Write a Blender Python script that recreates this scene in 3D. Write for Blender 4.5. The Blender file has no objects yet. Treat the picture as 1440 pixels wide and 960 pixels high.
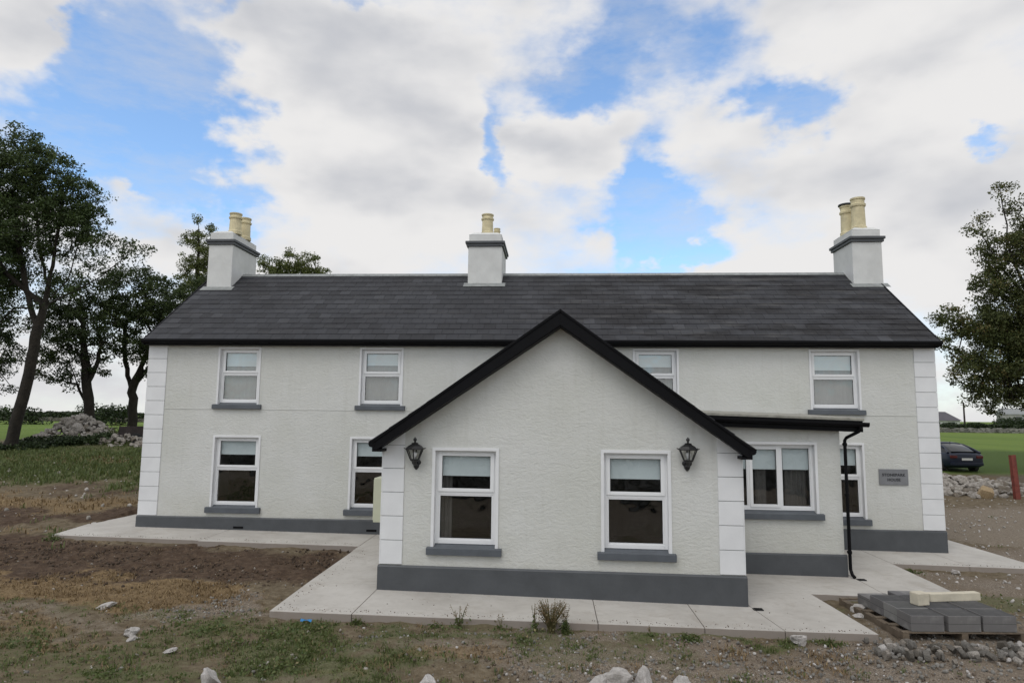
import bpy, math, random
import numpy as np
from mathutils import Vector, Matrix, noise
random.seed(7); RNG = np.random.default_rng(7)
scene = bpy.context.scene
COL = scene.collection
R = math.radians

# ------------------------------------------------------------------ helpers
class MB:
    def __init__(s): s.v = []; s.f = []; s.c = []
    def add(s, vs, fs, col=None, M=None):
        n = len(s.v)
        s.v += [tuple(M @ Vector(p)) if M else tuple(p) for p in vs]
        s.f += [tuple(i + n for i in f) for f in fs]
        s.c += [col if col is not None else 1.0] * len(fs)
        return s
    def box(s, a, b, col=None, M=None):
        x0, y0, z0 = a; x1, y1, z1 = b
        vs = [(x0,y0,z0),(x1,y0,z0),(x1,y1,z0),(x0,y1,z0),(x0,y0,z1),(x1,y0,z1),(x1,y1,z1),(x0,y1,z1)]
        return s.add(vs, [(0,3,2,1),(4,5,6,7),(0,1,5,4),(1,2,6,5),(2,3,7,6),(3,0,4,7)], col, M)
    def prism(s, poly, y0, y1, M=None, col=None):       # poly in (x,z), extruded along y
        n = len(poly)
        vs = [(x, y0, z) for x, z in poly] + [(x, y1, z) for x, z in poly]
        fs = [tuple(range(n)), tuple(range(2*n-1, n-1, -1))]
        fs += [(i, i+n, (i+1) % n + n, (i+1) % n) for i in range(n)]
        return s.add(vs, fs, col, M)
    def slab(s, poly, zt, zb, M=None, col=None):        # poly in (x,y); zt/zb functions or numbers
        n = len(poly); ft = zt if callable(zt) else (lambda x, y: zt); fb = zb if callable(zb) else (lambda x, y: zb)
        vs = [(x, y, fb(x, y)) for x, y in poly] + [(x, y, ft(x, y)) for x, y in poly]
        fs = [tuple(range(n-1, -1, -1)), tuple(range(n, 2*n))]
        fs += [(i, (i+1) % n, (i+1) % n + n, i+n) for i in range(n)]
        return s.add(vs, fs, col, M)
    def tube(s, pts, rad, seg=8, cap=True, M=None, col=None):
        pts = [Vector(p) for p in pts]; n = len(pts)
        if not hasattr(rad, '__len__'): rad = [rad] * n
        vs = []; up = None
        for i, p in enumerate(pts):
            d = (pts[min(i+1, n-1)] - pts[max(i-1, 0)])
            d = d.normalized() if d.length > 1e-9 else Vector((0,0,1))
            if up is None:
                up = Vector((0,0,1)) if abs(d.z) < .9 else Vector((1,0,0))
            a = d.cross(up)
            if a.length < 1e-6: a = d.cross(Vector((0,1,0)))
            a.normalize(); b = a.cross(d).normalized(); up = b
            for k in range(seg):
                t = 2*math.pi*k/seg
                vs.append(p + (a*math.cos(t) + b*math.sin(t))*rad[i])
        fs = []
        for i in range(n-1):
            for k in range(seg):
                k2 = (k+1) % seg
                fs.append((i*seg+k, i*seg+k2, (i+1)*seg+k2, (i+1)*seg+k))
        if cap: fs += [tuple(range(seg-1, -1, -1)), tuple((n-1)*seg+k for k in range(seg))]
        return s.add(vs, fs, col, M)
    def lathe(s, prof, seg=16, M=None, col=None, c=(0,0)):
        vs = []
        for r, z in prof:
            for k in range(seg):
                t = 2*math.pi*(k+.5)/seg; vs.append((c[0]+r*math.cos(t), c[1]+r*math.sin(t), z))
        fs = []; n = len(prof)
        for i in range(n-1):
            for k in range(seg):
                k2 = (k+1) % seg; fs.append((i*seg+k, i*seg+k2, (i+1)*seg+k2, (i+1)*seg+k))
        fs += [tuple(range(seg-1, -1, -1)), tuple((n-1)*seg+k for k in range(seg))]
        return s.add(vs, fs, col, M)
    def build(s, name, mat, parent=None, smooth=False, bevel=0, attr=None):
        me = bpy.data.meshes.new(name); me.from_pydata([tuple(v) for v in s.v], [], s.f); me.validate(); me.update()
        if attr and len(me.polygons) == len(s.c):
            at = me.attributes.new(attr, 'FLOAT', 'FACE'); at.data.foreach_set('value', [float(c) for c in s.c])
        o = bpy.data.objects.new(name, me); COL.objects.link(o)
        me.materials.append(mat)
        if smooth:
            me.polygons.foreach_set('use_smooth', [True]*len(me.polygons))
        if bevel:
            m = o.modifiers.new('bevel', 'BEVEL'); m.width = bevel; m.segments = 2; m.limit_method = 'ANGLE'; m.angle_limit = R(40)
        if parent is not None: o.parent = parent
        return o

def empty(name, loc=(0,0,0), rz=0):
    o = bpy.data.objects.new(name, None); COL.objects.link(o); o.location = loc; o.rotation_euler = (0,0,rz); o.empty_display_size = .2
    return o
def tag(o, label=None, cat=None, group=None, kind=None):
    if label: o['label'] = label
    if cat and not kind and cat in ('stone','paving blocks','wall'): o['kind'] = 'thing'
    if cat: o['category'] = cat
    if group: o['group'] = group
    if kind: o['kind'] = kind
    return o
def copy_tree(o, parent=None):
    c = o.copy(); COL.objects.link(c)
    if parent is not None: c.parent = parent
    for ch in [x for x in bpy.data.objects if x.parent == o]: copy_tree(ch, c)
    return c
def rehome(children, root):      # world-space meshes under an offset root: keep them where they are
    loc = Matrix.Translation(-Vector(root.location))
    for c in children: c.parent = root; c.matrix_parent_inverse = loc

# ------------------------------------------------------------------ materials
def new_mat(name):
    m = bpy.data.materials.new(name); m.use_nodes = True
    nt = m.node_tree; b = nt.nodes['Principled BSDF']
    return m, nt, b
class N:
    def __init__(s, nt): s.nt = nt
    def n(s, t, **k):
        x = s.nt.nodes.new(t)
        for a, v in k.items():
            if a.startswith('i_'): x.inputs[a[2:].replace('_', ' ')].default_value = v
            else: setattr(x, a, v)
        return x
    def l(s, a, b): s.nt.links.new(a, b)
    def coord(s, scale=(1,1,1), which='Object'):
        tc = s.n('ShaderNodeTexCoord'); mp = s.n('ShaderNodeMapping'); mp.inputs['Scale'].default_value = scale
        s.l(tc.outputs[which], mp.inputs['Vector']); return mp.outputs['Vector']
    def noise(s, vec, scale, detail=4, rough=.55, dist=0):
        x = s.n('ShaderNodeTexNoise'); x.inputs['Scale'].default_value = scale; x.inputs['Detail'].default_value = detail
        x.inputs['Roughness'].default_value = rough; x.inputs['Distortion'].default_value = dist
        s.l(vec, x.inputs['Vector']); return x.outputs['Fac']
    def ramp(s, fac, stops):
        x = s.n('ShaderNodeValToRGB'); r = x.color_ramp
        while len(r.elements) < len(stops): r.elements.new(.5)
        for e, (p, c) in zip(r.elements, stops):
            e.position = p; e.color = (*c, 1) if hasattr(c, '__len__') else (c, c, c, 1)
        s.l(fac, x.inputs['Fac']); return x.outputs['Color']
    def mix(s, fac, a, b, mode='MIX'):
        x = s.n('ShaderNodeMix', data_type='RGBA', blend_type=mode)
        for sock, val in ((x.inputs[0], fac), (x.inputs[6], a), (x.inputs[7], b)):
            if hasattr(val, 'links') or hasattr(val, 'is_linked'): s.l(val, sock)
            else: sock.default_value = (*val, 1) if hasattr(val, '__len__') else val
        return x.outputs[2]
    def math(s, op, a, b=0., c=None, clamp=False):
        x = s.n('ShaderNodeMath', operation=op, use_clamp=clamp)
        for i, val in enumerate((a, b) + ((c,) if c is not None else ())):
            if hasattr(val, 'is_linked'): s.l(val, x.inputs[i])
            else: x.inputs[i].default_value = val
        return x.outputs[0]
    def bump(s, h, strength, dist, prev=None):
        x = s.n('ShaderNodeBump'); x.inputs['Strength'].default_value = strength; x.inputs['Distance'].default_value = dist
        s.l(h, x.inputs['Height'])
        if prev is not None: s.l(prev, x.inputs['Normal'])
        return x.outputs['Normal']

def simple(name, col, rough=.6, var=.12, scale=3., bump=0., bscale=40., metal=0., spec=.5, bdist=.01):
    m, nt, b = new_mat(name); g = N(nt); v = g.coord()
    f = g.noise(v, scale, 5, .6)
    lo = tuple(c*(1-var) for c in col); hi = tuple(min(1, c*(1+var)) for c in col)
    g.l(g.ramp(f, [(.3, lo), (.7, hi)]), b.inputs['Base Color'])
    b.inputs['Roughness'].default_value = rough; b.inputs['Metallic'].default_value = metal
    b.inputs['Specular IOR Level'].default_value = spec
    if bump: g.l(g.bump(g.noise(v, bscale, 4), bump, bdist), b.inputs['Normal'])
    return m

def render_wall():
    m, nt, b = new_mat('roughcast_render'); g = N(nt)
    v = g.coord(); vs = g.coord((.75, .75, 1.35))
    big = g.noise(v, .5, 4, .6)
    fine = g.noise(v, 2.6, 5, .65)
    c = g.mix(fine, (.57,.573,.548), (.655,.658,.632))
    c = g.mix(g.ramp(big, [(.38, 0.), (.66, .6)]), c, (.53,.535,.485))
    # rain-splash dirt low on the wall
    sep = g.n('ShaderNodeSeparateXYZ'); g.l(v, sep.inputs[0])
    low = g.math('MULTIPLY', g.math('SUBTRACT', .95, sep.outputs['Z'], clamp=True), g.noise(v, 3.5, 5, .7), clamp=True)
    c = g.mix(g.math('MULTIPLY', low, .6), c, (.36,.34,.27))
    vst = g.coord((3.2, 3.2, .22))
    c = g.mix(g.ramp(g.noise(vst, 2.0, 4, .6), [(.55, 0.), (.8, .30)]), c, (.43,.43,.38))
    g.l(c, b.inputs['Base Color'])
    b.inputs['Roughness'].default_value = .85; b.inputs['Specular IOR Level'].default_value = .25
    w1 = g.noise(vs, 4.6, 4, .55, .9); w2 = g.noise(vs, 16., 5, .65, .5); w3 = g.noise(v, 70., 2)
    ridge = g.math('ABSOLUTE', g.math('SUBTRACT', w1, .5))
    h = g.math('ADD', g.math('MULTIPLY', ridge, -1.2), g.math('ADD', g.math('MULTIPLY', w2, .8), g.math('MULTIPLY', w3, .12)))
    g.l(g.bump(h, .40, .045), b.inputs['Normal'])
    return m
M_wall = render_wall()
M_white = simple('white_painted_plaster', (.72,.725,.73), .6, .05, 2, .15, 30)
M_chim = simple('white_chimney_render', (.60,.605,.59), .8, .09, 2.2, .35, 25)
M_upvc = simple('white_pvc', (.78,.785,.79), .28, .02, 2)
M_grey = simple('dark_grey_paint', (.066,.071,.077), .55, .14, 2.6, .25, 22)
M_sill = simple('grey_sill_paint', (.085,.095,.108), .5, .16, 3, .15, 30)
M_black = simple('black_pvc', (.004,.004,.005), .55, .2, 3, spec=.12)
M_iron = simple('black_cast_metal', (.012,.012,.013), .42, .3, 20, .2, 60)
M_pot = simple('buff_clay', (.60,.53,.34), .8, .22, 4, .2, 30)
M_conc = None
M_lead = simple('lead_flashing', (.23,.24,.235), .6, .25, 6, .3, 15)
M_felt = simple('mineral_felt', (.30,.29,.25), .9, .3, 5, .5, 60)
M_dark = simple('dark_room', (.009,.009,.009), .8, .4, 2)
M_floor = simple('dark_timber_floor', (.07,.05,.035), .5, .3, 2)
M_lightener = simple('pane_lightener', (.23,.23,.225), .9, .12, 1.5)
M_drape = simple('heavy_curtain', (.06,.058,.054), .9, .15, 4)
M_blind = simple('pale_roller_blind', (.54,.60,.61), .8, .04, 2)
M_trunk = simple('bark', (.022,.018,.013), .95, .45, 3, .9, 8, bdist=.06)
M_steel_red = simple('red_oxide_steel', (.17,.035,.022), .65, .35, 5, .3, 25)
M_plank = simple('weathered_plank', (.13,.10,.07), .85, .35, 6, .4, 30)
M_timber = simple('pale_sawn_timber', (.56,.51,.40), .8, .14, 6, .3, 30)
M_cab = simple('cream_grp', (.55,.56,.42), .5, .06, 3)
M_slateplate = simple('sign_slate', (.19,.195,.205), .45, .12, 5)
M_letter = simple('sign_letter', (.03,.03,.035), .5, .1, 5)
M_rubber = simple('tyre_rubber', (.018,.018,.018), .8, .2, 5)
M_alloy = simple('alloy_wheel', (.4,.4,.42), .3, .1, 5, metal=.8)
M_plate = simple('number_plate', (.65,.65,.62), .5, .05, 3)
M_taillight = simple('red_lens', (.09,.012,.012), .15, .1, 5)
M_soildark = simple('joint_dirt', (.05,.04,.03), .9, .3, 5)
M_bluepl = simple('blue_plastic', (.03,.22,.5), .35, .1, 8)
M_tarp = simple('dark_cart_timber', (.035,.026,.024), .85, .35, 3, .4, 12)
M_bungroof = simple('slate_roof_far', (.085,.08,.09), .8, .1, 1)
M_bungwall = simple('bungalow_wall', (.6,.6,.57), .8, .05, 1)
M_fwall = simple('far_stone', (.26,.26,.24), .9, .3, 1.2)
M_glasswin = simple('dark_window', (.03,.035,.04), .1, .1, 1)

def car_paint():
    m, nt, b = new_mat('dark_blue_car_paint'); b.inputs['Base Color'].default_value = (.003,.008,.024,1)
    b.inputs['Roughness'].default_value = .45; b.inputs['Specular IOR Level'].default_value = .3; b.inputs['Coat Weight'].default_value = .25; b.inputs['Coat Roughness'].default_value = .04
    return m
M_car = car_paint()
def car_glass():
    m, nt, b = new_mat('car_glass'); b.inputs['Base Color'].default_value = (.01,.012,.014,1); b.inputs['Roughness'].default_value = .04
    b.inputs['IOR'].default_value = 1.5
    return m
M_carglass = car_glass()

def window_glass():
    m = bpy.data.materials.new('window_glass'); m.use_nodes = True; nt = m.node_tree; nt.nodes.clear(); g = N(nt)
    out = g.n('ShaderNodeOutputMaterial'); tr = g.n('ShaderNodeBsdfTransparent'); tr.inputs[0].default_value = (.97,.985,.985,1)
    gl = g.n('ShaderNodeBsdfGlossy'); gl.inputs['Roughness'].default_value = .012; gl.inputs[0].default_value = (.95,.98,1,1)
    lw = g.n('ShaderNodeLayerWeight'); lw.inputs['Blend'].default_value = .5
    frv = g.math('ADD', .125, g.math('MULTIPLY', g.math('POWER', lw.outputs['Facing'], 5.), .85))
    v = g.coord(); bp = g.bump(g.noise(v, 1.5, 2), .6, .02)
    g.l(bp, gl.inputs['Normal'])
    mx = g.n('ShaderNodeMixShader'); g.l(frv, mx.inputs[0]); g.l(tr.outputs[0], mx.inputs[1]); g.l(gl.outputs[0], mx.inputs[2])
    g.l(mx.outputs[0], out.inputs['Surface'])
    return m
M_glass = window_glass()
def lamp_glass():
    m = bpy.data.materials.new('lamp_glass'); m.use_nodes = True; nt = m.node_tree; nt.nodes.clear(); g = N(nt)
    out = g.n('ShaderNodeOutputMaterial'); tr = g.n('ShaderNodeBsdfTransparent'); tr.inputs[0].default_value = (.97,.97,.96,1)
    gl = g.n('ShaderNodeBsdfGlossy'); gl.inputs['Roughness'].default_value = .05
    fr = g.n('ShaderNodeLayerWeight'); fr.inputs['Blend'].default_value = .12
    mx = g.n('ShaderNodeMixShader'); g.l(fr.outputs[0], mx.inputs[0]); g.l(tr.outputs[0], mx.inputs[1]); g.l(gl.outputs[0], mx.inputs[2])
    g.l(mx.outputs[0], out.inputs['Surface']); return m
M_lampglass = lamp_glass()

def slate_mat():
    m, nt, b = new_mat('roof_slate'); g = N(nt); v = g.coord()
    at = g.n('ShaderNodeAttribute', attribute_name='tone')
    patch = g.noise(g.coord((.22,.6,.6)), 2.2, 5, .65); sx = g.n('ShaderNodeSeparateXYZ'); g.l(v, sx.inputs[0])
    wx_ = g.n('ShaderNodeMapRange', interpolation_type='SMOOTHSTEP'); g.l(sx.outputs[0], wx_.inputs[0]); wx_.inputs[1].default_value = -2; wx_.inputs[2].default_value = 3; wx_.inputs[3].default_value = .35
    c = g.ramp(at.outputs['Fac'], [(0., (.024,.024,.026)), (.5, (.041,.042,.047)), (1., (.080,.081,.088))])
    c = g.mix(g.math('MULTIPLY', g.ramp(patch, [(.44, 0.), (.56, .9)]), wx_.outputs[0]), c, (.017,.016,.017))
    c = g.mix(g.math('MULTIPLY', g.ramp(g.noise(g.coord((.16,1.1,1.1)), 4.5, 4, .6), [(.56, 0.), (.68, .55)]), wx_.outputs[0]), c, (.088,.085,.083))
    c = g.mix(g.ramp(g.noise(v, 9, 5, .7), [(.55, 0.), (.9, .5)]), c, (.085,.085,.08))
    lich = g.noise(v, 26, 2, .5)
    c = g.mix(g.ramp(lich, [(.73, 0.), (.78, .5)]), c, (.22,.22,.19))
    g.l(c, b.inputs['Base Color']); b.inputs['Roughness'].default_value = .7; b.inputs['Specular IOR Level'].default_value = .25
    g.l(g.bump(g.noise(v, 30, 4), .25, .01), b.inputs['Normal'])
    return m
M_slate = slate_mat()

def concrete():
    m, nt, b = new_mat('path_concrete'); g = N(nt); v = g.coord()
    n1 = g.noise(v, .7, 6, .65); n2 = g.noise(v, 6, 5, .7)
    c = g.ramp(n1, [(.3, (.38,.355,.32)), (.5, (.47,.445,.405)), (.72, (.54,.515,.475))])
    c = g.mix(g.ramp(n2, [(.5, 0.), (.85, .5)]), c, (.30,.27,.235))
    # soil tracked onto the faces and low edges
    c = g.mix(g.ramp(g.noise(v, 1.6, 6, .75, .5), [(.54, 0.), (.70, .5)]), c, (.30,.26,.215))
    c = g.mix(g.ramp(g.noise(v, 3.2, 7, .8, 1.5), [(.66, 0.), (.72, .6)]), c, (.21,.17,.13))
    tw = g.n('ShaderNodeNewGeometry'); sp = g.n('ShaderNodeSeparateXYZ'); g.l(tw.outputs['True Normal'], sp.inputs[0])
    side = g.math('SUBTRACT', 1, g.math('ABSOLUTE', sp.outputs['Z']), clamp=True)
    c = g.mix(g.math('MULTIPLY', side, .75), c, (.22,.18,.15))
    g.l(c, b.inputs['Base Color']); b.inputs['Roughness'].default_value = .85
    g.l(g.bump(g.noise(v, 40, 4), .3, .01), b.inputs['Normal'])
    return m
M_conc = concrete()

def stone_mat(name, a, b_, c_, sc=4., moss=.0, vary=1.):
    m, nt, b = new_mat(name); g = N(nt); v = g.coord()
    oi = g.n('ShaderNodeObjectInfo')
    f = g.noise(v, sc, 6, .7)
    c = g.ramp(f, [(.3, a), (.5, b_), (.7, c_)])
    c = g.mix(g.math('MULTIPLY', oi.outputs['Random'], vary), c, g.mix(1., c, (.42,.38,.33), 'MULTIPLY'))
    if moss: c = g.mix(g.ramp(g.noise(v, sc*1.7, 5, .7), [(.55, 0.), (.62, moss)]), c, (.06,.065,.03))
    g.l(c, b.inputs['Base Color']); b.inputs['Roughness'].default_value = .92
    g.l(g.bump(g.noise(v, sc*6, 5), .6, .015), b.inputs['Normal'])
    return m
M_lime = stone_mat('limestone_rubble', (.16,.145,.125), (.36,.33,.295), (.55,.52,.48), 3, .3)
M_boulder = stone_mat('pale_boulder', (.32,.30,.28), (.47,.445,.42), (.60,.58,.56), 6, .0, .25)
M_crush = stone_mat('crushed_stone', (.10,.095,.085), (.20,.19,.172), (.38,.36,.33), 7)
M_tanstone = stone_mat('tan_stone', (.28,.2,.11), (.38,.28,.16), (.5,.4,.26), 9)
M_wallstone = stone_mat('field_wall_stone', (.10,.10,.09), (.24,.235,.215), (.42,.41,.38), 1.4, .7)

def paver_mat(name, base):
    m, nt, b = new_mat(name); g = N(nt); v = g.coord()
    c = g.mix(g.noise(v, 5, 5, .7), tuple(x*.62 for x in base), tuple(min(1, x*1.35) for x in base))
    oi = g.n('ShaderNodeObjectInfo'); c = g.mix(g.math('MULTIPLY', oi.outputs['Random'], .55), c, (.19,.18,.165))
    c = g.mix(g.ramp(g.noise(g.coord((1,1,1), 'Object'), 3.2, 4, .6), [(.5, 0.), (.68, .55)]), c, (.30,.29,.275))
    sp = g.n('ShaderNodeSeparateXYZ'); g.l(v, sp.inputs[0])
    lay = g.math('PINGPONG', sp.outputs['Z'], .062)
    line = g.math('LESS_THAN', lay, .0035)
    c = g.mix(g.math('MULTIPLY', line, .7), c, (.02,.02,.02))
    g.l(c, b.inputs['Base Color']); b.inputs['Roughness'].default_value = .85
    g.l(g.bump(g.noise(v, 30, 5), .4, .01), b.inputs['Normal'])
    return m
M_paver = paver_mat('charcoal_paver', (.115,.112,.118)); M_paver2 = paver_mat('light_grey_paver', (.22,.22,.215))

def leaf_mat(name, dark, light, tint=None, trans=.25):
    m = bpy.data.materials.new(name); m.use_nodes = True; nt = m.node_tree; nt.nodes.clear(); g = N(nt)
    out = g.n('ShaderNodeOutputMaterial'); at = g.n('ShaderNodeAttribute', attribute_name='tone')
    c = g.ramp(at.outputs['Fac'], [(0., dark), (.7, light), (1., tint or light)])
    d = g.n('ShaderNodeBsdfPrincipled'); d.inputs['Roughness'].default_value = .55; d.inputs['Specular IOR Level'].default_value = .3
    g.l(c, d.inputs['Base Color']); t = g.n('ShaderNodeBsdfTranslucent')
    g.l(g.mix(.5, c, (1.,.95,.35), 'MULTIPLY'), t.inputs[0])
    mx = g.n('ShaderNodeMixShader'); mx.inputs[0].default_value = trans
    g.l(d.outputs[0], mx.inputs[1]); g.l(t.outputs[0], mx.inputs[2]); g.l(mx.outputs[0], out.inputs['Surface'])
    return m
M_leafdark = leaf_mat('ash_leaves', (.026,.042,.014), (.062,.095,.03), (.10,.135,.042))
M_leafdeep = leaf_mat('deep_sycamore_leaves', (.022,.035,.014), (.052,.078,.025), (.085,.11,.038))
M_leafolive = leaf_mat('olive_leaves', (.07,.09,.03), (.15,.175,.06), (.2,.21,.08), .35)
M_leafrust = leaf_mat('russet_tinged_leaves', (.040,.052,.018), (.100,.120,.040), (.20,.15,.06), .28)
M_grass = leaf_mat('grass_blades', (.065,.085,.03), (.13,.165,.055), (.22,.21,.10), .25)
M_straw = leaf_mat('straw_blades', (.13,.085,.045), (.25,.175,.09), (.38,.29,.15), .15)
M_drygrass = leaf_mat('dry_grass', (.15,.135,.06), (.29,.255,.13), (.42,.37,.22), .2)
M_weed = leaf_mat('weed_leaves', (.05,.08,.025), (.12,.15,.05), (.24,.19,.10), .25)
M_hedge = leaf_mat('hedge_leaves', (.014,.024,.009), (.035,.055,.018), (.055,.08,.025), .15)

# ------------------------------------------------------------------ terrain heights
def lerp_pts(x, xs, ys): return np.interp(x, xs, ys)
def zbase(x):                       # top of the concrete path / foot of the walls
    return np.interp(x, [-14., 14.], [-.151, -.451])
LEFT = ([-60, -12, -1, 5, 14, 19, 30, 100, 3000], [-.1, -.02, .0, .42, 1.15, 1.38, 1.55, 1.65, 1.7])
RIGHT = ([-60, -12, 2, 8, 16.6, 30, 100, 3000], [-.1, -.02, 0., .56, 1.0, 1.45, 2.05, 2.2])
def zground(x, y):
    x = np.asarray(x, float); y = np.asarray(y, float)
    l = np.interp(y, *LEFT); r = np.interp(y, *RIGHT)
    t = np.clip((x + 9) / 17, 0, 1); t = t*t*(3-2*t)
    z = zbase(x) - .105 + l*(1-t) + r*t
    # heaps under the rubble
    def bump(cx, cy, sx, sy, h):
        return h*np.exp(-(((x-cx)/sx)**2 + ((y-cy)/sy)**2))
    z = z + bump(-27.9, 20, 1.9, 1.3, .95) + bump(-23.5, 17.2, 1.4, .7, .35)
    z = z + bump(16.4, 11.0, 3.4, 1.3, .12)
    return z
def zg(x, y): return float(zground(x, y))

def fbm(x, y, s, o=4, seed=0.):
    out = np.zeros(x.shape)
    flat = out.ravel(); xf = x.ravel(); yf = y.ravel()
    for i in range(flat.size):
        flat[i] = noise.fractal(Vector((xf[i]*s+seed, yf[i]*s-seed, seed)), 1.0, 2.0, o)
    return out

# masks of what the ground is made of, by place (world metres)
def ell(x, y, cx, cy, rx, ry, soft=.35):
    d = np.sqrt(((x-cx)/rx)**2 + ((y-cy)/ry)**2); return np.clip((1+soft-d)/(2*soft), 0, 1)
def masks(x, y, n1, n2):
    xx = x + n1*2.4; yy = y + n2*1.1 + n1*.5
    straw = np.maximum.reduce([ell(xx, yy, -8.0, -6.3, 3.4, .75), ell(xx, yy, -11.5, -5.4, 3, .6)*.8, ell(xx, yy, -19, 3.0, 9, 1.4)*.7,
                               ell(xx, yy, -20, 12.2, 6, 1.0)*.9, ell(xx, yy, -18, -.5, 6, .9)*.5, ell(xx, yy, 16, 13.5, 8, 1.0)*.7, ell(xx, yy, -5.6, -6.0, .8, .4)*.7, ell(xx, yy, -1.5, -8.7, 1.6, .4)*.55, ell(xx, yy, 2.6, -8.6, 1.8, .3)*.6, ell(xx, yy, -8.5, -8.2, 2.0, .4)*.5])
    soil = np.maximum.reduce([ell(xx, yy, -9, -3.8, 6.5, 1.9), ell(xx, yy, -17, -3.0, 8, 2.0)*.9, ell(xx, yy, -18, 1.3, 9, .8)*.8, ell(xx, yy, -16, 5.2, 5, .7)*.6])
    green = np.maximum.reduce([ell(xx, yy, -3.4, -8.4, 1.5, .9), ell(xx, yy, -6.6, -8.8, 2.2, .7)*.5, ell(xx, yy, .3, -8.0, 1.2, .5)*.55, ell(xx, yy, 2.9, -7.45, 1.6, .22)*.9,
                               ell(xx, yy, -21, 9.3, 10, 3.0), ell(xx, yy, -24, 15, 10, 3.5), ell(xx, yy, -14, 6, 2, 1)*.7, ell(xx, yy, -12.2, -1.2, .5, .4),
                               ell(xx, yy, 9, -4.2, 2.5, .7)*.7, ell(xx, yy, -1.4, -7.5, 1.4, .3)*.8, ell(xx, yy, 12.5, -1.8, 2, 1)*.5, ell(xx, yy, 5.2, -5.2, .6, .5)*.6, ell(xx, yy, -15, -8, 6, 1.2)*.45,
                               np.clip((n1+.12)*2.2, 0, 1)*.42*(y < -6.6)*(x < 3.5)])
    gravel = np.maximum.reduce([ell(xx, yy, -5.2, -6.6, .95, .8), ell(xx, yy, 4.5, -9.2, 5.5, 1.5), ell(xx, yy, 9.5, -8.2, 5.5, 2.6), ell(xx, yy, 12, -3.4, 6, 1.6)*.85, ell(xx, yy, 14, .0, 5, 2.2)*.75,
                                ell(xx, yy, .0, -7.5, 2.6, .35)*.8, ell(xx, yy, 1, -9.5, 3, .8)*.45])
    tan = np.maximum.reduce([ell(xx, yy, 18, 4.6, 9, 2.6), ell(xx, yy, 5, -8.7, 7, .7)*.8, ell(xx, yy, 0, -8.6, 5, .9)*.6, ell(xx, yy, 14, -4.5, 5, .7)*.6, ell(xx, yy, -9, -7.7, 4, .5)*.5])
    dark_band = ell(xx, yy, 30, 24, 22, 8) * (x > 5)  # darker green band in the right-hand field
    return straw, soil, green, gravel, tan, dark_band

PATH_BOXES = [(-12.6,-4.45,-1.7,9),(-4.52,3.9,-7.15,0.2),(3.8,5.32,-7.12,-4.6),(3.4,8.2,-4.8,.2),(8,11.65,-1.72,9),(-11.4,10.4,-.1,7)]

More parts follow.
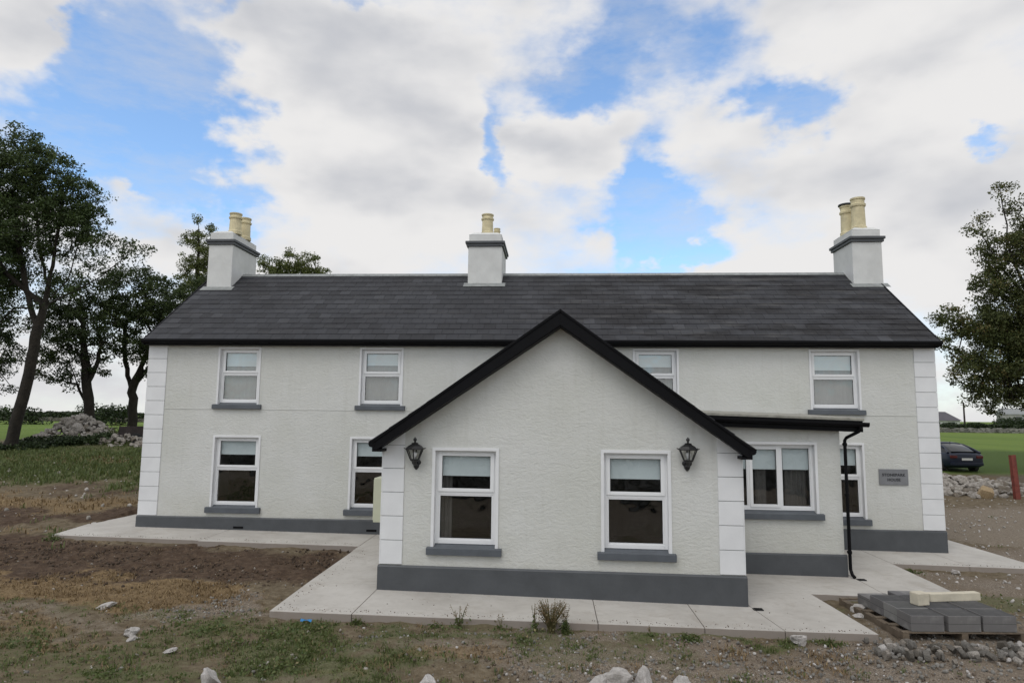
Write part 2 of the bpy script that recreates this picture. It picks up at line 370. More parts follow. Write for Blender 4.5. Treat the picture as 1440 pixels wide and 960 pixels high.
def build_ground():
    def axis(lo, hi, dlo, dhi, step, far):
        core = np.arange(dlo, dhi + 1e-6, step)
        left = [dlo]; s = step
        while left[-1] > lo: s *= 1.22; left.append(left[-1]-s)
        right = [dhi]; s = step
        while right[-1] < hi: s *= 1.22; right.append(right[-1]+s)
        return np.array(left[::-1][:-1] + list(core) + right[1:])
    xs = axis(-1800, 1800, -15, 14, .11, 0); ys = axis(-200, 3000, -11.5, 0, .09, 0)
    X, Y = np.meshgrid(xs, ys)
    n1 = fbm(X, Y, .55, 5, 3.1); n2 = fbm(X, Y, .55, 5, 9.7)
    fine = fbm(X, Y, 2.6, 5, 5.5) + .6*fbm(X, Y, 7.0, 3, 8.5)*(np.abs(X) < 16)
    Z = zground(X, Y)
    rough_amt = np.where(np.abs(X) < 60, 1, 0)*np.where(Y < 40, 1, 0)
    st, so, gr, gv, tn_, dk_ = masks(X, Y, n1, n2)
    amp = .028 + .035*so*(1-gv) + .02*gr - .012*gv
    Z = Z + rough_amt*(fine*amp + n1*.03)
    # keep the earth just below the path surface beside it
    for a_, b_, c_, d_ in PATH_BOXES:
        ins = (X > a_-.05) & (X < b_+.05) & (Y > c_-.05) & (Y < d_+.05)
        Z = np.where(ins, np.minimum(Z, zbase(X)-.07), Z)
    field = np.clip(np.where(X > -9, (Y-15.5)/2, (Y-20)/3), 0, 1)
    field = np.maximum(field, np.clip((np.abs(X)-40)/10, 0, 1)*np.clip((Y+5)/5, 0, 1))
    refl_gravel = np.clip((-11.6-Y)/1.5, 0, 1); gv = np.maximum(gv, refl_gravel); st = st*(1-refl_gravel); tn_ = tn_*(1-refl_gravel)  # unseen ground behind the camera, set to gravel for greyer window reflections
    v = np.stack([X, Y, Z], -1).reshape(-1, 3)
    ny, nx = X.shape
    idx = np.arange(ny*nx).reshape(ny, nx)
    f = np.stack([idx[:-1,:-1], idx[:-1,1:], idx[1:,1:], idx[1:,:-1]], -1).reshape(-1, 4)
    me = bpy.data.meshes.new('ground')
    me.vertices.add(len(v)); me.vertices.foreach_set('co', v.ravel())
    me.loops.add(f.size); me.loops.foreach_set('vertex_index', f.ravel())
    me.polygons.add(len(f)); me.polygons.foreach_set('loop_start', np.arange(0, f.size, 4)); me.polygons.foreach_set('loop_total', np.full(len(f), 4))
    me.update(); me.validate()
    for nm, arr in (('m_straw', st), ('m_soil', so), ('m_green', gr), ('m_gravel', gv), ('m_field', field), ('m_tan', tn_), ('m_dark_band', dk_)):
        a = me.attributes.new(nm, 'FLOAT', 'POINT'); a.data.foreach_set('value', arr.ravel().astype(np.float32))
    me.polygons.foreach_set('use_smooth', [True]*len(f))
    m, nt, b = new_mat('ground_earth'); g = N(nt); v = g.coord()
    A = lambda nm: g.n('ShaderNodeAttribute', attribute_name=nm).outputs['Fac']
    nA = g.noise(v, 1.1, 8, .68); nB = g.noise(v, 6, 6, .7); nC = g.noise(v, 28, 4, .7)
    def masked(mask, nz, k=1.0, w=.18):
        # break the mask's edge with noise
        x = g.math('ADD', mask, g.math('MULTIPLY', g.math('SUBTRACT', nz, .5), k))
        mr = g.n('ShaderNodeMapRange'); g.l(x, mr.inputs[0]); mr.inputs[1].default_value = .5-w; mr.inputs[2].default_value = .5+w
        return mr.outputs[0]
    base = g.ramp(nB, [(.3, (.090,.068,.042)), (.5, (.160,.126,.082)), (.72, (.26,.215,.15))])
    soil = g.ramp(nB, [(.3, (.048,.031,.022)), (.5, (.092,.062,.042)), (.75, (.165,.118,.082))])
    straw = g.ramp(nC, [(.3, (.13,.085,.045)), (.5, (.24,.165,.085)), (.75, (.36,.27,.15))])
    green = g.ramp(nC, [(.3, (.06,.065,.028)), (.5, (.10,.115,.045)), (.75, (.16,.165,.075))])
    vor = g.n('ShaderNodeTexVoronoi'); vor.inputs['Scale'].default_value = 30; g.l(v, vor.inputs['Vector'])
    vor2 = g.n('ShaderNodeTexVoronoi'); vor2.inputs['Scale'].default_value = 75; g.l(v, vor2.inputs['Vector'])
    vc = g.n('ShaderNodeSeparateColor'); g.l(vor2.outputs['Color'], vc.inputs[0])
    gcol = g.ramp(vc.outputs[0], [(0., (.10,.092,.085)), (.5, (.20,.185,.17)), (.9, (.33,.31,.285)), (1., (.52,.50,.47))])
    gcol = g.mix(1., gcol, (1.06,.95,.82), 'MULTIPLY'); gcol = g.mix(g.ramp(nA, [(.36, 0.), (.6, .7)]), gcol, (.19,.15,.11))
    c = g.mix(masked(A('m_soil'), nA, .9), base, soil)
    tanc = g.ramp(nC, [(.3, (.155,.125,.092)), (.5, (.24,.20,.155)), (.75, (.37,.325,.27))])
    c = g.mix(g.math('MULTIPLY', masked(A('m_tan'), nB, .9), .85), c, tanc)
    c = g.mix(g.math('MULTIPLY', masked(A('m_straw'), nB, 1.1), .85), c, straw)
    c = g.mix(g.math('MULTIPLY', masked(A('m_gravel'), nB, .9), .92), c, gcol)
    c = g.mix(g.math('MULTIPLY', masked(A('m_green'), g.math('ADD', g.math('MULTIPLY', nB, .5), g.math('MULTIPLY', nC, .5)), 2.2, .25), .7), c, green)
    # scattered pale chips over everything near the house
    vs = g.n('ShaderNodeTexVoronoi'); vs.inputs['Scale'].default_value = 9; g.l(v, vs.inputs['Vector'])
    chip = g.math('LESS_THAN', vs.outputs['Distance'], .12)
    vcc = g.n('ShaderNodeSeparateColor'); g.l(vs.outputs['Color'], vcc.inputs[0])
    chip = g.math('MULTIPLY', chip, g.math('GREATER_THAN', vcc.outputs[1], .86))
    c = g.mix(g.math('MULTIPLY', chip, .8), c, (.36,.33,.28))
    fld = g.ramp(g.noise(g.coord((.25,.05,1)), 1.0, 5, .6), [(.3, (.10,.155,.030)), (.7, (.155,.215,.045))])
    fld = g.mix(masked(A('m_dark_band'), nA, .5), fld, g.ramp(nC, [(.3, (.045,.075,.016)), (.7, (.085,.125,.03))]))
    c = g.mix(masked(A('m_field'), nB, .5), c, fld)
    g.l(c, b.inputs['Base Color']); b.inputs['Roughness'].default_value = .95; b.inputs['Specular IOR Level'].default_value = .15
    c = g.mix(g.ramp(g.noise(v, 14, 6, .75), [(.36, .55), (.5, 0.)]), c, g.mix(1., c, (.45,.42,.38), 'MULTIPLY'))
    h = g.math('ADD', g.math('MULTIPLY', nB, 1.0), g.math('MULTIPLY', nC, .35))
    h = g.math('ADD', h, g.math('MULTIPLY', vor2.outputs['Distance'], -.25))
    g.l(g.bump(h, .9, .05), b.inputs['Normal'])
    me.materials.append(m)
    o = bpy.data.objects.new('ground', me); COL.objects.link(o)
    tag(o, 'rough ground of brown earth, gravel and straw running out to green fields', 'ground', kind='structure')
    return o
build_ground()

# ------------------------------------------------------------------ path
def build_path():
    mb = MB(); zt = lambda x, y: float(zbase(x)); zb = lambda x, y: float(zbase(x)) - .16
    def r(x0, x1, y0, y1): mb.slab([(x0,y0),(x1,y0),(x1,y1),(x0,y1)], zt, zb)
    g = .009
    mb.slab([(-12.52,-1.55),(-8.6-g,-1.6),(-8.6-g,.0),(-11.2,0),(-11.2,8),(-12.95,8),(-12.9,.9)], zt, zb)
    r(-8.6, -4.52-g, -1.68, 0)
    mb.slab([(-4.40,-7.12),(-3.03-g,-7.12),(-3.03-g,-5.2),(-4.46,-5.2)], zt, zb)
    mb.slab([(-4.46,-5.2+g),(-2.9,-5.2+g),(-2.9,-2.2),(-4.5,-2.2)], zt, zb)
    r(-4.52, -2.9, -2.2+g, 0)
    r(-3.03, .95-g, -7.11, -5.4); r(.95, 2.62-g, -7.10, -5.5)
    mb.slab([(2.62,-7.10),(3.86-g,-7.09),(3.70-g,-5.7),(2.62,-5.6)], zt, zb)
    mb.slab([(3.86,-7.09),(5.28,-7.06),(5.14,-4.72),(3.70,-4.72),(3.70,-5.7)], zt, zb)
    mb.slab([(3.55,-4.72+g),(5.14,-4.72+g),(6.6-g,-4.74),(6.6-g,-3.0),(3.55,-3.0)], zt, zb)
    mb.slab([(6.6,-4.74),(8.05,-4.75),(8.12,-2.8),(6.6,-2.8)], zt, zb)
    mb.slab([(6.3,-2.8+g),(8.12,-2.8+g),(8.17,-1.6),(8.17,0),(6.3,0)], zt, zb)
    mb.slab([(8.17+g,-1.6),(9.9-g,-1.64),(9.9-g,0),(8.17+g,0)], zt, zb)
    mb.slab([(9.9,-1.64),(11.6,-1.68),(11.5,2.1),(11.45,8),(10.2,8),(10.2,0),(9.9,0)], zt, zb)
    o = mb.build('path', M_conc, bevel=.008)
    tag(o, 'pale concrete path laid in slabs all round the house', 'path', kind='structure')
build_path()

# ------------------------------------------------------------------ the house
house = empty('farmhouse', (-.4, 3.3, float(zbase(0))))
tag(house, 'long white rendered two-storey farmhouse with slate roof, three chimneys and front gable wing', 'house')
HP = []       # parts in world space
def hpart(o): HP.append(o); return o

XL, XR, YB = -11.24, 10.29, 6.7
WA = -.0337; WO = (-2.989, -5.533); WW = 6.6127
# frames: (t along wall, n outward, z) -> world
def frame(ox, oy, ang):
    c, s = math.cos(ang), math.sin(ang)
    # local x = along wall, local y = inward, local z = up
    return Matrix(((c, -s, 0, ox), (s, c, 0, oy), (0, 0, 1, 0), (0, 0, 0, 1)))
MF = frame(0, 0, 0); MW = frame(WO[0], WO[1], WA); EXY = -3.15
ME_ = frame(0, EXY, 0)

def wall_sheet(mb, x0, x1, z0, z1, holes, M, depth=.32, top=None):
    xs = sorted(set([x0, x1] + [h[0] for h in holes] + [h[1] for h in holes]))
    zs = sorted(set([z0, z1] + [h[2] for h in holes] + [h[3] for h in holes]))
    for i in range(len(xs)-1):
        for j in range(len(zs)-1):
            cx = (xs[i]+xs[i+1])/2; cz = (zs[j]+zs[j+1])/2
            if any(h[0] < cx < h[1] and h[2] < cz < h[3] for h in holes): continue
            a = (xs[i], 0, zs[j]); b = (xs[i+1], 0, zs[j]); c = (xs[i+1], 0, zs[j+1]); d = (xs[i], 0, zs[j+1])
            mb.add([a, b, c, d], [(0,1,2,3)], None, M)
    for h in holes:
        a, b, z0_, z1_ = h
        vs = [(a,0,z0_),(b,0,z0_),(b,0,z1_),(a,0,z1_),(a,depth,z0_),(b,depth,z0_),(b,depth,z1_),(a,depth,z1_)]
        mb.add(vs, [(0,1,5,4),(1,2,6,5),(2,3,7,6),(3,0,4,7)], None, M)

def make_window(x0, x1, zs, zt, M, kind='sash', blind=.4, sill=(.08,.08), surround=True, lights=None, sill_h=.15, split=.455, lightener=False, drapes=()):
    """x0..x1, zs..zt outer size of the plaster band; returns the hole in the wall"""
    sw = .055
    a, b, z0, z1 = x0+sw, x1-sw, zs, zt-sw
    fy = .10                                # frame set back from the wall face
    # frame (the window's own mesh)
    f = MB(); fw = .062
    zf0 = z0+.045
    f.box((a, fy, zf0), (a+fw, fy+.07, z1), M=M); f.box((b-fw, fy, zf0), (b, fy+.07, z1), M=M)
    f.box((a+fw, fy, z1-fw), (b-fw, fy+.07, z1), M=M); f.box((a+fw, fy, zf0), (b-fw, fy+.07, zf0+.075), M=M)
    ia, ib, iz0, iz1 = a+fw, b-fw, zf0+.075, z1-fw
    panes = []; sashes = []
    if kind == 'sash':
        zm = iz1 - (iz1-iz0)*split
        f.box((ia, fy+.004, zm-.035), (ib, fy+.07, zm+.035), M=M)
        # fixed lower bead
        bd = MB(); w = .03
        bd.box((ia, fy+.012, iz0), (ia+w, fy+.06, zm-.035), M=M); bd.box((ib-w, fy+.012, iz0), (ib, fy+.06, zm-.035), M=M)
        bd.box((ia+w, fy+.012, iz0), (ib-w, fy+.06, iz0+w), M=M); bd.box((ia+w, fy+.012, zm-.035-w), (ib-w, fy+.06, zm-.035), M=M)
        sashes.append(bd); panes.append((ia+w, ib-w, iz0+w, zm-.035-w))
        tp = MB(); w = .055; o_ = .018
        ta, tb, tz0, tz1 = ia-o_, ib+o_, zm+.035-o_, iz1+o_
        tp.box((ta, fy-.018, tz0), (ta+w+o_, fy+.05, tz1), M=M); tp.box((tb-w-o_, fy-.018, tz0), (tb, fy+.05, tz1), M=M)
        tp.box((ta+w+o_, fy-.018, tz0), (tb-w-o_, fy+.05, tz0+w+o_-.01), M=M); tp.box((ta+w+o_, fy-.018, tz1-w-.005), (tb-w-o_, fy+.05, tz1), M=M)
        sashes.append(tp); panes.append((ta+w+o_, tb-w-o_, tz0+w+o_-.01, tz1-w-.005))
    else:
        W3 = (ib-ia-.12)/3
        xx = ia
        for k in range(3):
            xa, xb = xx, xx+W3
            if k < 2: f.box((xb, fy+.003, iz0), (xb+.06, fy+.07, iz1), M=M)
            w = .05 if k == 1 else .022; pr = -.018 if k == 1 else .012
            s_ = MB()
            e = .018 if k == 1 else 0
            s_.box((xa-e, fy+pr, iz0-e), (xa+w, fy+.055, iz1+e), M=M); s_.box((xb-w, fy+pr, iz0-e), (xb+e, fy+.055, iz1+e), M=M)
            s_.box((xa+w, fy+pr, iz0-e), (xb-w, fy+.055, iz0+w), M=M); s_.box((xa+w, fy+pr, iz1-w), (xb-w, fy+.055, iz1+e), M=M)
            sashes.append(s_); panes.append((xa+w, xb-w, iz0+w, iz1-w)); xx = xb+.06
    win = hpart(f.build('window', M_upvc, bevel=.005))
    for s_ in sashes:
        hpart_child(s_.build('sash', M_upvc, bevel=.005), win)
    for (pa, pb, pz0, pz1) in panes:
        p = MB(); p.add([(pa, fy+.028, pz0), (pb, fy+.028, pz0), (pb, fy+.028, pz1), (pa, fy+.028, pz1)], [(0,1,2,3)], M=M)
        hpart_child(p.build('glass', M_glass), win)
        gs = MB()                                # black rubber gasket round the pane
        t = .006
        gs.box((pa, fy+.01, pz0), (pa+t, fy+.026, pz1), M=M); gs.box((pb-t, fy+.01, pz0), (pb, fy+.026, pz1), M=M)
        gs.box((pa+t, fy+.01, pz0), (pb-t, fy+.026, pz0+t), M=M); gs.box((pa+t, fy+.01, pz1-t), (pb-t, fy+.026, pz1), M=M)
        hpart_child(gs.build('gasket', M_black), win)
    def curtain(ca, cb, cz0, cz1, yo, mat, nm, amp=.012, freq=9.):
        cu = MB(); nseg = max(8, int((cb-ca)/.012)); vs = []
        for i in range(nseg+1):
            t = ca + (cb-ca)*i/nseg; yy = yo + amp*math.sin(t*freq*2*math.pi + math.sin(t*11)*1.2)
            vs += [(t, yy, cz0), (t, yy*1.0, cz1)]
        cu.add(vs, [(2*i, 2*i+2, 2*i+3, 2*i+1) for i in range(nseg)], M=M)
        hpart_child(cu.build(nm, mat, smooth=True), win)
    if lightener: curtain(ia-.02, ib+.02, iz0-.03, iz1+.02, fy+.11, M_lightener, 'pane_lightener', .006, 7.)  # pale folded sheet added behind the upper panes to brighten them
    for (ca, cb) in drapes: curtain(ia+(ib-ia)*ca, ia+(ib-ia)*cb, iz0-.05, iz1, fy+.16, M_drape, 'curtain', .018, 10.)
    bl = MB(); zb_ = iz1 - blind
    bl.box((ia-.03, fy+.072, zb_), (ib+.03, fy+.076, iz1+.03), M=M); bl.box((ia-.03, fy+.071, zb_-.018), (ib+.03, fy+.083, zb_), M=M)
    bl.tube([M @ Vector((ia-.03, fy+.10, iz1+.02)), M @ Vector((ib+.03, fy+.10, iz1+.02))], .022, 10)
    hpart_child(bl.build('blind', M_blind), win)
    # sloping sill with a nose
    sl = MB(); sa, sb = x0-sill[0], x1+sill[1]
    prof = [(-.085, zs-sill_h), (.0, zs-sill_h), (.0, zs-.02), (fy+.03, zs-.02), (fy+.03, zs+.047), (.0, zs+.004), (-.085, zs-.008)]
    n = len(prof)
    nose = [(-.085, zs-sill_h), (.012, zs-sill_h), (.012, zs+.004), (-.085, zs-.008)]
    vs = [(sa, y, z) for y, z in nose] + [(sb, y, z) for y, z in nose]
    sl.add(vs, [(0,1,2,3)[::-1], (4,5,6,7)] + [(i, (i+1)%4, (i+1)%4+4, i+4) for i in range(4)], M=M)
    bk = [(.012, zs-.03), (fy+.03, zs-.03), (fy+.03, zs+.047), (.012, zs+.0045)]
    vs = [(a+.001, y, z) for y, z in bk] + [(b-.001, y, z) for y, z in bk]
    sl.add(vs, [(0,1,2,3)[::-1], (4,5,6,7)] + [(i, (i+1)%4, (i+1)%4+4, i+4) for i in range(4)], M=M)
    hpart_child(sl.build('sill', M_sill, bevel=.008), win)
    # smooth plaster band and reveal lining
    sr = MB()
    p_ = -.022
    sr.box((x0, p_, zs+.002), (a, .004, zt), M=M); sr.box((b, p_, zs+.002), (x1, .004, zt), M=M); sr.box((a, p_, z1), (b, .004, zt), M=M)
    sr.box((a-.002, .004, zs+.0), (a+.004, fy, z1+.002), M=M); sr.box((b-.004, .004, zs), (b+.002, fy, z1+.002), M=M); sr.box((a+.004, .004, z1-.004), (b-.004, fy, z1+.002), M=M)
    hpart_child(sr.build('plaster_surround', M_white), win)
    return (a, b, z0-.03, z1)
def hpart_child(o, p): o.parent = p; return o

holes_main = []
for (x0, x1, bl) in ((-9.22,-7.985,.40),(-5.16,-3.925,.36),(2.39,3.62,.36),(7.06,8.375,.42)):
    holes_main.append(make_window(x0, x1, 3.205, 4.815, MF, blind=bl, sill=(.08,.08), sill_h=.13, lightener=True))
for (x0, x1, bl) in ((-9.23,-7.87,.40),(-5.35,-3.99,.40),(7.02,8.38,.46)):
    holes_main.append(make_window(x0, x1, .39, 2.345, MF, blind=bl, sill=(.10,.09), sill_h=.155))
holes_wing = [make_window(.944, 2.208, .525, 2.348, MW, blind=.40, drapes=((0,.22),), sill=(.07,.07), sill_h=.135),
              make_window(4.095, 5.36, .525, 2.348, MW, blind=.40, sill=(.07,.07), sill_h=.135)]
holes_ext = [make_window(3.76, 5.96, .93, 2.45, ME_, kind='triple', blind=.47, drapes=((.42,.54),(.74,.98)), sill=(.07,.09), sill_h=.13)]

# main walls
mb = MB(); wall_sheet(mb, XL, XR, -.45, 4.98, holes_main, MF)
sides = MB()
for x in (XL, XR):
    sides.add([(x,0,-.5),(x,YB,-.5),(x,YB,4.98),(x,3.36,7.50),(x,0,4.98)], [(0,1,2,3,4)])
sides.add([(XL,YB,-.5),(XR,YB,-.5),(XR,YB,4.98),(XL,YB,4.98)], [(0,1,2,3)])
mb.v_off = 0
n = len(mb.v); mb.v += sides.v; mb.f += [tuple(i+n for i in f) for f in sides.f]; mb.c += sides.c
hpart(mb.build('main_wall', M_wall))
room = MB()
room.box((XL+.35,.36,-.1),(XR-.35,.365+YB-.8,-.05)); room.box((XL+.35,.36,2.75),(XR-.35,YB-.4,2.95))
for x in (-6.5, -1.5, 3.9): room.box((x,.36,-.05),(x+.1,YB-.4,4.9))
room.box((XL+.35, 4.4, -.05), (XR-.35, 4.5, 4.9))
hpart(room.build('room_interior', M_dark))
# wing wall: gable
GA = 3.3535; GZ = 4.60
mb = MB()
zl, zr = 2.31, 2.25
wall_sheet(mb, 0, WW, -.42, 2.40, holes_wing, MW)
mb.add([(0,0,2.40),(WW,0,2.40),(GA,0,GZ+.03)], [(0,1,2)], None, MW)
# clip the two low corners under the boards is hidden by the soffit; side walls
mb.add([(0,0,-.42),(0,5.6,-.42),(0,5.6,2.36),(0,0,2.36)], [(0,1,2,3)], None, MW)
mb.add([(WW,0,-.42),(WW,5.4,-.42),(WW,5.4,2.30),(WW,0,2.30)], [(0,1,2,3)], None, MW)
hpart(mb.build('wing_wall', M_wall))
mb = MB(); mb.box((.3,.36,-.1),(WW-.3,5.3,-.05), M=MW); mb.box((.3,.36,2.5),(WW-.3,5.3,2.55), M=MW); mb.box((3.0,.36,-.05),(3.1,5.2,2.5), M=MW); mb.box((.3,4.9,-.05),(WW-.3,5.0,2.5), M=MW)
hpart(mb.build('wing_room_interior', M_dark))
# side extension wall
mb = MB()
wall_sheet(mb, 3.42, 6.45, -.5, 2.80, holes_ext, ME_)
mb.add([(6.45,EXY,-.5),(6.45,0,-.5),(6.45,0,3.0),(6.45,EXY,2.80)], [(0,1,2,3)])
mb.add([(3.42,EXY,-.5),(3.42,0,-.5),(3.42,0,3.0),(3.42,EXY,2.80)], [(0,1,2,3)])
hpart(mb.build('extension_wall', M_wall))
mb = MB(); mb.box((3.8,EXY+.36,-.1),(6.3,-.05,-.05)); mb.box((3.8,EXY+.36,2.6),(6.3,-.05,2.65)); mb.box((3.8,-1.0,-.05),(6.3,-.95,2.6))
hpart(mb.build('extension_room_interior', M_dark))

# plinths
def plinth(name, pts, z_bot, z_top, th=.045):
    mb = MB(); 
    for (p, q) in zip(pts[:-1], pts[1:]):
        p = Vector(p); q = Vector(q); d = (q-p).normalized(); nrm = Vector((d.y, -d.x))
        L = (q-p).length; M = frame(p.x, p.y, math.atan2(d.y, d.x))
        zt0, zt1 = z_top
        vs = []
        a0, a1 = -th+.001, L+th-.001
        for t in (a0, a1):
            zt_ = zt0
            vs += [(t, -th, z_bot), (t, .01, z_bot), (t, .01, zt_), (t, -.02, zt_), (t, -th, zt_-.03)]
        mb.add(vs, [(0,1,2,3,4)[::-1], (5,6,7,8,9)] + [(i, (i+1)%5, (i+1)%5+5, i+5) for i in range(5)], M=M)
    hpart(mb.build(name, M_grey, bevel=.006))
plinth('plinth', [(XL, 0), (-2.9, 0)], -.45, (.125, .125)); plinth('plinth', [(6.43, 0), (XR, 0)], -.6, (.135, .135))
plinth('plinth', [(XR, .05), (XR, YB)], -.6, (.13, .13)); plinth('plinth', [(XL, YB), (XL, .05)], -.45, (.12, .12))
w0 = MW @ Vector((0,0,0)); w1 = MW @ Vector((WW,0,0)); w2 = MW @ Vector((WW,2.4,0)); w3 = MW @ Vector((0,5.6,0)); w0b = MW @ Vector((0,.05,0)); w1b = MW @ Vector((WW,.05,0))
plinth('plinth', [w0.xy, w1.xy], -.5, (.178, .178)); plinth('plinth', [w1b.xy, w2.xy], -.5, (.176, .176)); plinth('plinth', [w3.xy, w0b.xy], -.45, (.176, .176))
plinth('plinth', [(3.66, EXY), (6.45, EXY)], -.55, (.09, .09)); plinth('plinth', [(6.45, EXY+.05), (6.45, -.05)], -.55, (.088, .088))

# quoins: smooth white corner blocks with V joints
def quoins(t0, t1, z0, z1, n, M, side=None, topcut=None):
    mb = MB(); h = (z1-z0)/n
    for i in range(n):
        a, b = z0+i*h+.006, z0+(i+1)*h-.006
        mb.box((t0, -.024, a), (t1, .006, b), M=M)
        if side == 'L': mb.box((t0-.024, -.024, a), (t0-.0005, .45, b), M=M)
        if side == 'R': mb.box((t1+.0005, -.024, a), (t1+.024, .45, b), M=M)
    hpart(mb.build('corner_quoins', M_white, bevel=.004))
    g = MB(); g.box((t0+.002, -.012, z0), (t1-.002, .003, z1), M=M); 
    hpart(g.build('quoin_joint', M_lead))
quoins(XL, -10.715, .13, 4.87, 12, MF, 'L'); quoins(9.77, XR, .14, 4.87, 12, MF, 'R')
mb = MB(); mb.prism([(0,2.39),(.41,2.39),(.41,2.66),(0,2.42)], -.024, .006, M=MW)
hpart(mb.build('corner_quoins', M_white)); mb = MB(); mb.prism([(6.19,2.33),(WW,2.33),(WW,2.36),(6.19,2.62)], -.024, .006, M=MW)
hpart(mb.build('corner_quoins', M_white))
quoins(0, .41, .19, 2.385, 5, MW, 'L'); quoins(6.19, WW, .19, 2.325, 5, MW, 'R')
# string line in the render
mb = MB(); mb.box((-10.715,-.010,3.062),(9.77,.003,3.078)); hpart(mb.build('string_line', M_wall))

# main roof: slates in courses
def slate_slope(mb, x0, x1, ey, ez, ry, rz, rows, wid, M=None, holes=()):
    Lv = Vector((0, ry-ey, rz-ez)); L = Lv.length; d = Lv/L
    nrm = Vector((0, -d.z, d.y)) if d.y > 0 else Vector((0, d.z, -d.y))
    nrm = Vector((0, -d.z, abs(d.y))) if d.y > 0 else Vector((0, d.z, abs(d.y)))
    ex = L/rows
    for r_ in range(rows):
        off = (r_ % 2)*wid/2; x = x0-off
        rowtone = random.gauss(0, .06)
        while x < x1-1e-6:
            a, b = max(x, x0), min(x+wid, x1); x += wid
            if b-a < .02: continue
            s0 = r_*ex - (.03 if r_ == 0 else 0); s1 = (r_+1)*ex+.03
            if s1 > L: s1 = L
            th0 = .016 + random.uniform(-.003,.003); j = random.uniform(-.006,.006)
            t = min(1, max(0, .45+random.gauss(0,.11)+rowtone*.6))
            P = lambda xx, s, h: tuple(Vector((xx, ey, ez)) + d*s + nrm*h)
            vs = [P(a+.003, s0+j, 0), P(b-.003, s0+j, 0), P(b-.003, s1, -.004), P(a+.003, s1, -.004), P(a+.003, s0+j, th0), P(b-.003, s0+j, th0), P(b-.003, s1, .003), P(a+.003, s1, .003)]
            mb.add(vs, [(4,5,6,7),(0,1,5,4),(1,2,6,5),(3,0,4,7)], t, M)
rx0, rx1 = -11.30, 10.34
mb = MB()
slate_slope(mb, rx0, rx1, -.25, 5.005, 3.357, 7.614, 14, .33)
slate_slope(mb, rx0, rx1, YB+.25, 5.005, 3.357, 7.614, 10, .8)
roof = hpart(mb.build('roof', M_slate, attr='tone'))
mb = MB(); s = .10
mb.add([(rx0+.01,-.24,4.99),(rx0+.01,3.357,7.595),(rx0+.01,YB+.24,4.99),(rx0+.01,YB+.24,4.86),(rx0+.01,3.357,7.46),(rx0+.01,-.24,4.86)], [(0,1,2,3,4,5)])
mb.add([(rx0+.01,-.24,4.985),(rx1-.01,-.24,4.985),(rx1-.01,3.357,7.585),(rx0+.01,3.357,7.585)], [(0,1,2,3)])
mb.add([(rx0+.01,YB+.24,4.985),(rx1-.01,YB+.24,4.985),(rx1-.01,3.357,7.585),(rx0+.01,3.357,7.585)], [(0,1,2,3)])
hpart_child(mb.build('roof_underlay', M_black), roof)
mb = MB()      # ridge tiles
x = rx0
while x < rx1:
    b = min(x+.45, rx1)
    mb.add([(x,3.20,7.535),(x,3.357,7.65),(x,3.51,7.535),(b-.006,3.20,7.535),(b-.006,3.357,7.65),(b-.006,3.51,7.535)], [(0,1,4,3),(1,2,5,4),(0,2,1),(3,4,5),(0,3,5,2)])
    x = b
hpart_child(mb.build('ridge_tiles', M_lead), roof)
# fascia, soffit and gutter
mb = MB()
mb.box((XL-.06,-.22,4.85),(XR+.03,-.195,5.0)); mb.box((XL-.06,-.195,4.85),(XR+.03,.02,4.88))
hpart_child(mb.build('fascia', M_black), roof)
def gutter(mb, p, q, r=.06):
    p = Vector(p); q = Vector(q); d = (q-p).normalized(); s_ = Vector((d.y,-d.x,0)).normalized()
    prof = [(-r,r*.75),(-r,0),(-r*.7,-r*.6),(0,-r*.85),(r*.7,-r*.6),(r,0),(r,r*.75),(r*.88,r*.75),(r*.88,0),(r*.6,-r*.5),(0,-r*.72),(-r*.6,-r*.5),(-r*.88,0),(-r*.88,r*.75)]
    vs = []
    for P in (p, q):
        for a, z in prof: vs.append(P + s_*a + Vector((0,0,z)))
    n = len(prof); fs = [(i,(i+1)%n,(i+1)%n+n,i+n) for i in range(n)]
    fs += [(0,1,12,13),(1,2,11,12),(2,3,10,11),(3,4,9,10),(4,5,8,9),(5,6,7,8)]
    fs += [tuple(i+n for i in reversed(f)) for f in fs[-6:]]
    mb.add(vs, fs)
    # end stops
    for P in (p, q):
        mb.add([P + s_*a + Vector((0,0,z)) + d*(.002 if P is q else -.002) for a, z in prof[:7]], [tuple(range(7))])
mb = MB(); gutter(mb, (XL-.08,-.285,4.955), (XR+.06,-.285,4.955), .07)
hpart_child(mb.build('gutter', M_black), roof)
# verge strips at the gable ends
for x, s_ in ((rx0, -1), (rx1, 1)):
    mb = MB()
    a, b = sorted((x-.01*s_, x+.03*s_))
    vs = [(a,-.26,4.86),(a,-.26,5.015),(a,3.357,7.66),(a,3.357,7.46),(b,-.26,4.86),(b,-.26,5.015),(b,3.357,7.66),(b,3.357,7.46)]
    mb.add(vs, [(0,1,2,3),(4,7,6,5),(0,4,5,1),(1,5,6,2),(2,6,7,3),(3,7,4,0)])
    vs = [(v[0], 6.714-v[1], v[2]) for v in vs]
    mb.add(vs, [(0,1,2,3),(4,7,6,5),(0,4,5,1),(1,5,6,2),(2,6,7,3),(3,7,4,0)])
    hpart_child(mb.build('verge', M_black), roof)

